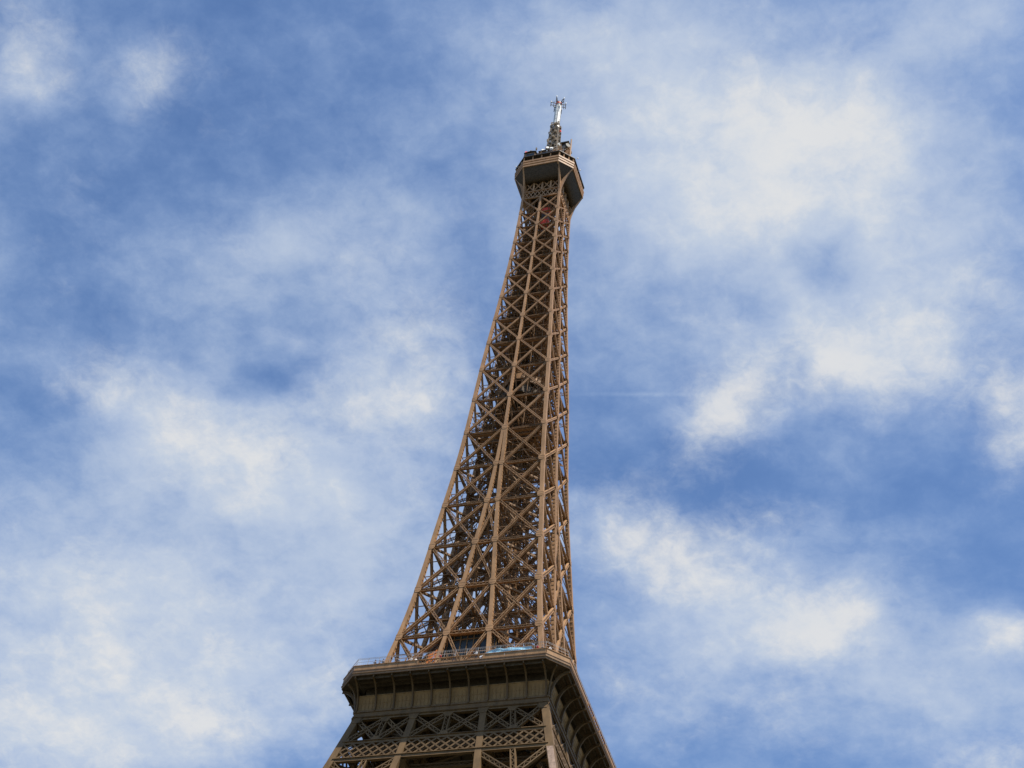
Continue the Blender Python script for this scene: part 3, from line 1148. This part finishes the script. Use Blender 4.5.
for (xa, xb) in ((lambda z: -(w(z) - 1.0), lambda z: -ih(z)), (lambda z: ih(z), lambda z: w(z) - 1.0)):
    z0, z1 = 90.5, 100.2
    mid = lambda z: (xa(z) + xb(z)) / 2
    br.girder(P(mid(z0), z0, 0.4), P(mid(z1), z1, 0.4), 0.95, 0.6, NF, t=0.2, pitch=0.6)
    cross(br, P(xa(z0), z0, 0.4), P(xb(z1), z1, 0.4), P(xb(z0), z0, 0.4), P(xa(z1), z1, 0.4), 0.85, 0.6, NF, t=0.18, pitch=0.7)
for k in range(4):
    b0 = beams[0].turned(k).build('belt_truss', 'lower', tower)
    for q in beams[1:]:
        q.turned(k).build('horizontal_beam', 'lower', b0)
    for q in piers:
        q.turned(k).build('pier', 'lower', b0)
    fz.turned(k).build('lattice_frieze', 'lower', b0)
    br.turned(k).build('cross_bracing', 'lower', b0)
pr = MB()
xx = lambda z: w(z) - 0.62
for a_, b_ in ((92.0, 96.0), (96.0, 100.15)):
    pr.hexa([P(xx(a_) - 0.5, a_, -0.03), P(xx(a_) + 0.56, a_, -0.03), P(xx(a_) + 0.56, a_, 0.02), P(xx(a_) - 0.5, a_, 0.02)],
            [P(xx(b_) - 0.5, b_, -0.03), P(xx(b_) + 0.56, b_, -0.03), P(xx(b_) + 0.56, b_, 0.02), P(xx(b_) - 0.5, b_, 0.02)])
pr.build('pale_plate', 'pale_pinkish', tower)['label'] = 'pale pinkish plate at the right corner under the lattice band'
# girders inside, behind the belt
ins = MB()
for y in (-15.2, -6.5):
    for s in (-1, 1):
        cross(ins, (-16, y, 104.4), (0, y, 109), (0, y, 104.4), (-16, y, 109), 0.7, 0.5, NF, t=0.16) if s < 0 else \
            cross(ins, (0, y, 104.4), (16, y, 109), (16, y, 104.4), (0, y, 109), 0.7, 0.5, NF, t=0.16)
    ins.girder((-17, y, 104.2), (17, y, 104.2), 0.8, 0.6, NF, t=0.2)
    ins.girder((-17.5, y, 100.8), (17.5, y, 100.8), 0.8, 0.6, NF, t=0.2)
four(ins, 'inner_girder', 'lower', tower)

# ------------------------------------------------------------------ legs down to the ground
lg = MB()
LZ = [0.0, 14, 28, 42, 57, 68, 79, 90.0, 100.4, 109.6]
lo, li_ = lambda z: lerp(z, LEG_OUT), lambda z: lerp(z, LEG_IN)
for fa in (lo, li_):
    for fb in (lo, li_):
        if fa is lo and fb is lo or True:
            zz_ = LZ if not (fa is lo or fb is lo) else LZ[:8] + [90.2]
            lg.sweep([(-(fa(z) - 0.6), -(fb(z) - 0.6), z) for z in zz_], 0.6)
lf = MB()
for z0, z1 in zip(LZ[:7], LZ[1:8]):
    Q = lambda f, z: Vector((-(f(z) - 0.6), -(lo(z) - 0.6), z))
    cross(lf, Q(lo, z0), Q(li_, z1), Q(li_, z0), Q(lo, z1), 1.0, 0.7, NF, t=0.25)
    lf.girder(Q(lo, z1), Q(li_, z1), 1.0, 0.8, NF, t=0.25)
lf2 = MB()
for z0, z1 in zip(LZ[:9], LZ[1:]):
    Q = lambda f, z: Vector((-(f(z) - 0.6), -(li_(z) - 0.6), z))
    cross(lf2, Q(lo, z0), Q(li_, z1), Q(li_, z0), Q(lo, z1), 0.9, 0.7, NF, t=0.25)
    lf2.girder(Q(lo, z1), Q(li_, z1), 0.9, 0.7, NF, t=0.25)
    q0, q1 = lo(z1) - 1.2, li_(z1) - 0.6
    lf2.girder((-q0, -q0, z1), (-q1, -q1, z1), 0.6, 0.5, (0, 0, 1), t=0.15)
    zm = (z0 + z1) / 2
    lf2.beam((-lo(zm) + 1.2, -li_(zm), zm), (-li_(zm), -lo(zm) + 1.2, zm), 0.25, 0.25)
for k in range(4):
    L_ = lg.turned(k).build('tower_leg', 'lower', tower)
    for m_ in (lf, mirrored(lf)):
        m_.turned(k).build('braced_face', 'lower', L_)
    for m_ in (lf2, mirrored(lf2)):
        m_.turned(k).build('inner_face', 'lower', L_)

# ------------------------------------------------------------------ summit gallery
G3, A3, Z3 = 8.62, 5.18, 275.51
cn = MB()
cn.octa_ring(G3, A3, [(-0.5, Z3), (0.0, Z3), (0.02, Z3 + 0.6), (-0.1, Z3 + 0.66), (-0.1, Z3 + 0.95), (0.08, Z3 + 1.0), (0.1, Z3 + 1.6), (-0.06, Z3 + 1.66), (-0.06, Z3 + 1.95), (0.14, Z3 + 2.0), (0.16, Z3 + 2.6), (-0.5, Z3 + 2.6)])
summit = cn.build('summit_gallery', 'upper', tower)
sl = MB()
o8 = lambda G_, A_, z: [(-A_, -G_, z), (A_, -G_, z), (G_, -A_, z), (G_, A_, z), (A_, G_, z), (-A_, G_, z), (-G_, A_, z), (-G_, -A_, z)]
sl.prism(o8(G3 - 0.3, A3 - 0.1, Z3 + 0.5), (0, 0, 1), 0.3)
sl.build('gallery_floor', 'soffit', summit)
# hanging netting under the gallery: sags between the brackets
W3 = 5.37
sf = MB()
ns = 8
rows = []
for a in range(ns + 1):
    s = -1 + 2 * a / ns
    row = []
    for b in range(9):
        t = b / 8
        y = -(W3 + (G3 - 0.25 - W3) * t)
        z = 271.9 + (Z3 - 271.9) * (t ** 1.6) - 0.9 * (1 - s * s) * math.sin(math.pi * t)
        row.append((s * (W3 - 0.1), y, z))
    rows.append(row)
sf.sheet(rows)
sf.sheet([[(x, y + 0.05, z + 0.05) for (x, y, z) in r] for r in reversed(rows)])
for t0, t1 in zip([k / 8 for k in range(8)], [k / 8 for k in range(1, 9)]):
    c = lambda t: (W3 + (G3 - 0.25 - W3) * t, 271.9 + (Z3 - 271.9) * t ** 1.6)
    (a0, z0), (a1, z1) = c(t0), c(t1)
    i = len(sf.v)
    sf.v += [(W3 - 0.1, -a0, z0), (a0, -W3 + 0.1, z0), (a1, -W3 + 0.1, z1), (W3 - 0.1, -a1, z1)]
    sf.f.append((i, i + 1, i + 2, i + 3))
four(sf, 'netting', 'net', summit)
bk = MB()
outl = [(W3, 265.6)]
for k in range(9):
    t = k / 8
    outl.append((W3 + (G3 - W3) * t ** 1.5, 265.6 + (Z3 - 265.6) * (1 - (1 - t) ** 1.3)))
inn = [(max(W3, o - 0.75), z) for o, z in outl]
bk1 = MB()
for k in range(len(outl) - 1):
    a, b, c, d = outl[k], outl[k + 1], inn[k + 1], inn[k]
    for xs in (-1, 1):
        x = xs * (W3 - 0.3)
        q = [(x - 0.24, -o[0], o[1]) for o in (a, b)] + [(x - 0.24, -o[0] - 0.001, o[1]) for o in (c, d)]
        r = [(x + 0.24, -o[0], o[1]) for o in (a, b)] + [(x + 0.24, -o[0] - 0.001, o[1]) for o in (c, d)]
        (bk if xs < 0 else bk1).hexa(q, r)
four(bk, 'bracket', 'upper', summit)
four(bk1, 'bracket', 'upper', summit)
# open window band with posts, and the thin roof above it
ps = MB()
for k in range(5):
    x = -A3 + 2 * A3 * k / 4
    ps.box(x - 0.16, x + 0.16, -G3 + 0.1, -G3 + 0.45, Z3 + 2.6, 279.95)
for f in (0.33, 0.66):
    x, y = A3 + (G3 - A3) * f, -G3 + (G3 - A3) * f
    ps.box(x - 0.25, x + 0.05, y - 0.05, y + 0.25, Z3 + 2.6, 279.95)
four(ps, 'post', 'upper', summit)
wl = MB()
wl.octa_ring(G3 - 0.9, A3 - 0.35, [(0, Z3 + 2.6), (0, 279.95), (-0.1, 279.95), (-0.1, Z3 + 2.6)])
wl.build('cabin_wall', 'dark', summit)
rf = MB()
rf.octa_ring(G3, A3, [(-1.4, 279.95), (0.2, 279.95), (0.2, 280.15), (-1.4, 280.2)])
rf.prism(o8(G3 - 1.2, A3 - 0.5, 280.1), (0, 0, 1), 0.16)
rfo = rf.build('roof', 'dark', summit)
# fence round the top terrace
fe = MB()
for k in range(12):
    x = -6.4 + 12.8 * k / 11
    fe.beam((x, -6.6, 280.2), (x, -6.2, 284.6), 0.10, 0.10, NF)
for z in (281.2, 282.2, 283.2, 284.0, 284.6):
    y = -6.6 + 0.4 * (z - 280.2) / 3.3
    fe.beam((-6.4, y, z), (6.4, y, z), 0.08, 0.08)
k = -6.3
while k < 6.3:
    fe.beam((k, -6.6, 280.2), (k, -6.2, 284.9 + 0.5 * math.sin(k * 5)), 0.055, 0.055, NF)
    k += 0.42
four(fe, 'fence', 'upper', summit)
tr = MB()
for k in range(15):
    x = -4.9 + 9.8 * k / 14
    tr.beam((x, -7.9, 280.2), (x, -7.9, 281.3), 0.14, 0.14, NF)
for z in (280.7, 281.3):
    tr.beam((-5.0, -7.9, z), (5.0, -7.9, z), 0.14, 0.12)
    tr.beam((5.0, -7.9, z), (7.9, -5.0, z), 0.14, 0.12)
four(tr, 'terrace_rail', 'upper', summit)
# huts on the terrace, each with a low dark roof


def hut(x0, x1, y0, y1, z0, z1, bow=0.4, over=0.35, mat='upper'):
    h = MB()
    h.box(x0, x1, y0, y1, z0, z1)
    ob = h.build('terrace_hut', mat, summit)
    r_ = MB()
    n_ = 6
    rows_t, rows_b = [], []
    for k in range(n_ + 1):
        f = k / n_
        x = x0 - over + (x1 - x0 + 2 * over) * f
        z = z1 + bow * math.sin(math.pi * f)
        rows_t.append((x, z))
    for (xa, za), (xb, zb_) in zip(rows_t, rows_t[1:]):
        r_.hexa([(xa, y0 - over, za), (xb, y0 - over, zb_), (xb, y1 + over, zb_), (xa, y1 + over, za)],
                [(xa, y0 - over, za + 0.18), (xb, y0 - over, zb_ + 0.18), (xb, y1 + over, zb_ + 0.18), (xa, y1 + over, za + 0.18)])
    r_.build('hut_roof', 'dark', ob)
    o_ = MB()
    o_.box(x0 + 0.3, x1 - 0.3, y0 - 0.04, y0 - 0.01, z0 + (z1 - z0) * 0.5, z1 - 0.25)
    o_.build('hut_window', 'glass', ob)
    return ob


hut(-5.6, -2.6, -7.3, -4.6, 280.2, 283.6)
hut(-1.5, 1.9, -6.6, -3.6, 280.2, 284.2, bow=0.15)
hut(-4.6, -2.0, 2.6, 5.0, 280.2, 285.0)
hut(2.6, 5.0, 2.6, 5.0, 280.2, 286.0)
hut(-2.4, 2.4, -2.4, 2.4, 280.2, 287.5, bow=0.3)
# dark dish shelter at the right-hand corner of the terrace
sh = MB()
for (x, y) in ((4.7, -6.3), (6.7, -6.3), (4.7, -4.7), (6.7, -4.7)):
    sh.beam((x, y, 280.2), (x, y, 287.0), 0.2, 0.2, NF)
sh.box(4.5, 6.9, -6.5, -4.5, 283.6, 283.8)
sh.box(4.6, 5.6, -6.3, -4.8, 280.2, 282.6)
sho = sh.build('antenna_shelter', 'upper', summit)
d = MB()
d.tube((5.6, -6.3, 285.2), (5.6, -4.9, 285.2), 1.0, 0.85, 14)
d.box(4.4, 7.0, -6.6, -4.4, 287.0, 287.25)
d.tube((6.5, -6.3, 285.0), (6.9, -6.7, 285.0), 0.7, 0.75, 12)
d.build('drum', 'dark', sho)
wp = MB()
wp.tube((7.0, -4.6, 280.2), (7.0, -4.6, 290.6), 0.30, 0.22, 8)
wp.build('whip_aerial', 'upper', summit)
wp = MB()
wp.tube((4.6, -4.4, 281.5), (4.6, -4.4, 290.2), 0.15, 0.12, 8)
wp.build('whip_aerial', 'white', summit)
for m_, cnt in (('grey', 30), ('upper', 34), ('mast', 24), ('white', 10)):
    for k in range(cnt):
        side = k % 4
        a = random.uniform(-6.4, 6.4)
        b = -random.choice((7.0, 6.6, 6.2, 5.4, 4.2))
        h = random.uniform(282.6, 286.4)
        wp = MB()
        wp.beam((a, b, 280.2), (a, b, h), 0.09, 0.09, NF)
        if k % 3:
            q = random.uniform(0.15, 0.38)
            wp.box(a - q, a + q, b - 0.2, b + 0.2, h - random.uniform(0.3, 1.1), h)
        else:
            wp.beam((a - 0.7, b, h - 0.5), (a + 0.7, b, h - 0.5), 0.09, 0.09)
        wp.turned(side).build('roof_aerial', m_, summit)
for (x, y, z, m_) in ((-5.6, -6.6, 285.0, 'red'), (-1.2, -5.0, 287.0, 'white'), (0.2, -5.4, 287.3, 'white'), (-0.6, -5.3, 286.2, 'white'), (1.8, -6.2, 285.4, 'white')):
    d = MB()
    d.tube((x, y, z), (x + 0.1, y - 0.3, z + 0.05), 0.42, 0.5, 12)
    d.beam((x, y, 280.2), (x, y, z), 0.09, 0.09, NF)
    d.build('dish', m_, summit)
# thin booms with instruments outside the gallery edge
for (x, y, dx, dy) in ((8.3, -1.0, 0.9, 0.0), (-7.5, -5.6, -0.9, -0.4), (8.0, -4.5, 1.6, -0.5)):
    d = MB()
    d.beam((x - 0.4 * dx, y, 279.0), (x + dx, y + dy, 280.2), 0.04, 0.04)
    d.box(x + dx - 0.13, x + dx + 0.13, y + dy - 0.13, y + dy + 0.13, 280.0, 280.4)
    d.build('instrument_boom', 'white', summit)

# ------------------------------------------------------------------ antenna mast
am = MB()
HB = lambda z: lerp(z, [(287, 2.0), (294, 1.5), (300, 1.3), (306.4, 1.1)])
zs = zrange(281.4, 306.4, 1.25)
for sx in (-1, 1):
    for sy in (-1, 1):
        am.sweep([(sx * HB(z), sy * HB(z), z) for z in zs], 0.16)
tm = MB()
for z0, z1 in zip(zs, zs[1:]):
    a, b = HB(z0), HB(z1)
    tm.beam((-a, -a, z0), (b, -b, z1), 0.16, 0.1, NF)
    tm.beam((a, -a - 0.02, z0), (-b, -b - 0.02, z1), 0.16, 0.1, NF)
    tm.beam((-a, -a - 0.03, z0), (a, -a - 0.03, z0), 0.2, 0.12, NF)
mast = am.build('antenna_mast', 'mast', tower)
for k in range(4):
    tm.turned(k).build('mast_bracing', 'mast', mast)
co = MB()
co.tube((0, 0, 281.5), (0, 0, 306.4), 0.55, 0.5, 10)
co.build('cable_core', 'dark', mast)
for k in range(60):
    z = 286 + 20 * (k + 0.5) / 60
    an = k * 2.4
    rr_ = HB(z) * random.uniform(0.9, 1.25) + 0.3
    x, y = rr_ * math.cos(an), rr_ * math.sin(an)
    d = MB()
    d.beam((x * 0.6, y * 0.6, z), (x, y, z), 0.08, 0.08)
    if k % 5 == 2:
        d.tube((x, y, z), (x * 1.18, y * 1.18, z), 0.3, 0.36, 10)
    else:
        d.box(x - 0.3, x + 0.3, y - 0.3, y + 0.3, z - random.uniform(0.2, 0.6), z + 0.4)
    d.build('aerial', ('mast', 'grey', 'dark', 'mast', 'dark', 'mast', 'white', 'dark', 'mast', 'grey', 'red')[k * 7 % 11 if k * 7 % 11 < 10 or k % 2 else 0], mast)
rd = MB()
rd.tube((0, 0, 306.4), (0, 0, 317.0), 0.95, 0.86, 14)
wm = rd.build('white_mast', 'white', mast)
sm = MB()
for k in range(1, 5):
    z = 306.4 + 10.6 * k / 5
    sm.tube((0, 0, z - 0.05), (0, 0, z + 0.05), 0.95 - 0.09 * k / 5 + 0.015, None, 14)
for an in (-1.25, 0.3, 1.9, 3.4):
    c_, s_ = math.cos(an), math.sin(an)
    sm.beam((c_ * 0.97, s_ * 0.97, 306.5), (c_ * 0.88, s_ * 0.88, 316.9), 0.12, 0.12, NF)
sm.build('conduit', 'grey', wm)
cp = MB()
cp.tube((0, 0, 317.0), (0, 0, 317.4), 1.05, 1.05, 12)
cp.build('mast_cap', 'red', mast)
cp = MB()
cp.tube((0, 0, 317.4), (0, 0, 318.1), 1.0, 0.9, 12)
cp.build('mast_ring', 'dark', mast)
for k in range(6):
    an = math.pi / 7 + k * math.pi / 3
    cx_, cy_ = math.cos(an), math.sin(an)
    d = MB()
    L1 = 2.2 + 0.3 * (k % 2)
    for z in (316.2, 317.6):
        d.beam((cx_ * 0.7, cy_ * 0.7, z), (cx_ * L1, cy_ * L1, z + 0.2), 0.15, 0.15)
    d.beam((cx_ * 1.6, cy_ * 1.6, 315.4), (cx_ * 1.6, cy_ * 1.6, 318.4), 0.14, 0.14, NF)
    d.beam((cx_ * L1, cy_ * L1, 315.6), (cx_ * L1, cy_ * L1, 318.5 - 0.6 * (k % 2)), 0.18, 0.18, NF)
    a_ = d.build('aerial_arm', 'dark', mast)
    t = MB()
    t.tube((cx_ * L1, cy_ * L1, 318.4 - 0.6 * (k % 2)), (cx_ * L1, cy_ * L1, 319.0 - 0.6 * (k % 2)), 0.19, 0.16, 8)
    t.build('aerial_tip', 'white', a_)

# ------------------------------------------------------------------ loose things
cb = MB()
cb.box(0.35, 2.25, -3.9, -2.1, 253.2, 259.6)
cab = cb.build('lift_cabin', 'grey')
tag(cab, 'red lift cabin seen through the bracing near the top of the tower', 'lift cabin')
for (z0, z1) in ((257.7, 260.0), (252.5, 254.7)):
    q = MB()
    q.box(0.2, 2.45, -4.05, -2.05, z0, z1)
    q.build('red_panel', 'red', cab)
q = MB()
q.box(0.6, 2.0, -3.96, -3.91, 255.0, 257.3)
q.build('window', 'glass', cab)

bn = MB()           # hung along the inside of the railing: wavy cloth
rows = []
nb = 24
for a in range(nb + 1):
    f = a / nb
    x = 5.2 + 9.2 * f
    yy = -19.75 + 0.07 * math.sin(f * 31) + 0.05 * math.sin(f * 13 + 1)
    top = 117.95 + 0.26 * math.sin(f * 3.0) - (0.75 * (1 - f / 0.22) if f < 0.22 else 0) + 0.06 * math.sin(f * 22)
    rows.append([(x, yy + 0.05 * math.sin(b * 1.3 + f * 9), 116.9 + (top - 116.9) * b / 6) for b in range(7)])
bn.sheet(rows)
bn.sheet([[(x, y + 0.03, z) for (x, y, z) in r] for r in reversed(rows)])
ban = bn.build('banner', 'blue')
ban.data.materials.append(MT['tarp'])
for p_ in ban.data.polygons:
    zc = sum(ban.data.vertices[v].co.z for v in p_.vertices) / 4
    xc = sum(ban.data.vertices[v].co.x for v in p_.vertices) / 4
    lim = 117.35 + 0.12 * math.sin(xc * 1.7)
    p_.material_index = 1 if zc < lim or xc < 6.4 else 0
tag(ban, 'long light blue and white tarpaulin stretched along the second gallery parapet', 'banner')

op = MB()
op.beam((-4.75, -18.2, 116.45), (-4.5, -18.2, 119.4), 0.14, 0.12, NF)
op.beam((-3.75, -18.2, 116.45), (-3.4, -18.2, 120.1), 0.14, 0.12, NF)
opo = op.build('slatted_frame', 'orange')
tag(opo, 'orange slatted frame standing behind the parapet, left of the pavilion', 'slatted frame')
for k in range(3):
    z = 118.2 + 0.58 * k
    q = MB()
    q.beam((-4.85 + 0.07 * (z - 118) - 0.1, -18.3, z - 0.3), (-3.6 + 0.07 * (z - 118) + 0.15, -18.3, z + 0.4), 0.34, 0.08, NF)
    q.build('slat', 'orange', opo)


# ------------------------------------------------------------------ visitors on the second gallery
def person_mesh(name, shirt, pose=0):
    me = bpy.data.meshes.new(name)
    lean = 0.06 * pose
    J = dict(pelvis=(0, 0, 0.95), waist=(0, -0.01, 1.12), chest=(0, -lean, 1.34), neck=(0, -lean * 1.3, 1.5), head0=(0, -lean * 1.5, 1.6), head1=(0, -lean * 1.6, 1.72),
             shl=(-0.18, -lean, 1.42), ell=(-0.26, -0.12 - lean, 1.2), wrl=(-0.2, -0.36 - lean, 1.16), hdl=(-0.17, -0.44 - lean, 1.17),
             shr=(0.18, -lean, 1.42), elr=(0.26, -0.05 - lean, 1.15), wrr=(0.24, -0.18, 0.95), hdr=(0.23, -0.22, 0.87),
             hl=(-0.1, 0, 0.9), kl=(-0.11, -0.02, 0.5), al=(-0.11, 0.02, 0.09), tl=(-0.13, -0.16, 0.04),
             hr=(0.1, 0, 0.9), kr=(0.12, -0.03, 0.5), ar=(0.12, 0.02, 0.09), tr=(0.14, -0.16, 0.04))
    names = list(J)
    E_ = [('pelvis', 'waist'), ('waist', 'chest'), ('chest', 'neck'), ('neck', 'head0'), ('head0', 'head1'), ('chest', 'shl'), ('shl', 'ell'), ('ell', 'wrl'), ('wrl', 'hdl'),
          ('chest', 'shr'), ('shr', 'elr'), ('elr', 'wrr'), ('wrr', 'hdr'), ('pelvis', 'hl'), ('hl', 'kl'), ('kl', 'al'), ('al', 'tl'), ('pelvis', 'hr'), ('hr', 'kr'), ('kr', 'ar'), ('ar', 'tr')]
    rad = dict(pelvis=0.14, waist=0.13, chest=0.15, neck=0.055, head0=0.085, head1=0.09, shl=0.07, shr=0.07, ell=0.045, elr=0.045, wrl=0.032, wrr=0.032, hdl=0.04, hdr=0.04,
               hl=0.095, hr=0.095, kl=0.06, kr=0.06, al=0.045, ar=0.045, tl=0.04, tr=0.04)
    me.from_pydata([J[n_] for n_ in names], [(names.index(a), names.index(b)) for a, b in E_], [])
    tmp = bpy.data.objects.new('tmp', me)
    col.objects.link(tmp)
    md = tmp.modifiers.new('skin', 'SKIN')
    lay = me.skin_vertices[0].data if me.skin_vertices else None
    if lay is None:
        me.attributes  # the layer comes with the modifier
    for i, n_ in enumerate(names):
        me.skin_vertices[0].data[i].radius = (rad[n_], rad[n_] * 0.85)
        me.skin_vertices[0].data[i].use_root = (n_ == 'pelvis')
    sb_ = tmp.modifiers.new('sub', 'SUBSURF')
    sb_.levels = sb_.render_levels = 1
    dg = bpy.context.evaluated_depsgraph_get()
    out = bpy.data.meshes.new_from_object(tmp.evaluated_get(dg))
    bpy.data.objects.remove(tmp)
    out.name = name
    out.materials.clear()
    for mm in (shirt, 'denim', 'skin'):
        out.materials.append(MT[mm])
    for p_ in out.polygons:
        c = p_.center
        p_.use_smooth = True
        if c.z > 1.5:
            p_.material_index = 2
        elif abs(c.x) < 0.17 and c.z < 0.98 or c.z < 0.8:
            p_.material_index = 1
        elif c.y < -0.3 or (c.z < 0.95 and abs(c.x) > 0.19):
            p_.material_index = 2
        else:
            p_.material_index = 0
    return out


def make_person(shirt, pose):
    me = person_mesh('person', shirt, pose)
    o = bpy.data.objects.new('person', me)
    col.objects.link(o)
    h = MB()
    lean = 0.06 * pose * 1.6
    rows_ = []
    for a in range(6):
        t = math.pi / 2 * a / 5
        rows_.append([(0.105 * math.cos(t) * math.cos(b), -lean + 0.025 + 0.115 * math.cos(t) * math.sin(b), 1.70 + 0.13 * math.sin(t) - (0.07 if math.sin(b) > 0.3 and a == 0 else 0)) for b in [2 * math.pi * q / 12 for q in range(13)]])
    h.sheet(rows_)
    h.build('hair', 'hair', o)
    return o


proto = {s: make_person(s, p_) for s, p_ in (('shirt_white', 1), ('shirt_dark', 0), ('shirt_red', 2))}
used = set()


def visitor(x, y, rz, s, label):
    src = proto[s]
    if s not in used:
        o = src
        used.add(s)
    else:
        o = src.copy()
        col.objects.link(o)
        for c_ in src.children:
            d_ = c_.copy()
            col.objects.link(d_)
            d_.parent = o
    o.location = (x, y, 116.46)
    o.rotation_euler = (0, 0, R(rz))
    tag(o, label, 'person', 'visitors along the second gallery')


for args in [
    (-13.9, -19.7, 8, 'shirt_dark', 'person in dark top at the left end of the gallery, outside the tower foot'),
    (-13.2, -19.4, -20, 'shirt_dark', 'person in dark top just left of the leftmost corner post'),
    (-12.4, -19.75, 15, 'shirt_dark', 'third dark topped person from the left end of the gallery'),
    (-9.6, -19.7, 0, 'shirt_dark', 'person in dark top just right of the leftmost corner post'),
    (-7.2, -19.7, -10, 'shirt_white', 'person in white top between the corner post and the orange frame'),
    (-6.5, -19.4, 25, 'shirt_white', 'person in white top nearest the orange slatted frame'),
    (-1.9, -19.7, 0, 'shirt_red', 'person in red top in front of the glazed pavilion'),
    (0.6, -19.65, 12, 'shirt_dark', 'person in dark top in front of the glazed pavilion'),
    (4.6, -19.7, -15, 'shirt_white', 'person in white top at the left end of the blue tarpaulin'),
    (15.4, -19.7, 10, 'shirt_red', 'person in red top at the right end of the blue tarpaulin'),
    (16.2, -19.5, -12, 'shirt_dark', 'person in dark top near the right front corner of the gallery'),
    (17.4, -19.0, 40, 'shirt_white', 'person in white top standing at the cut corner of the gallery'),
]:
    visitor(*args)
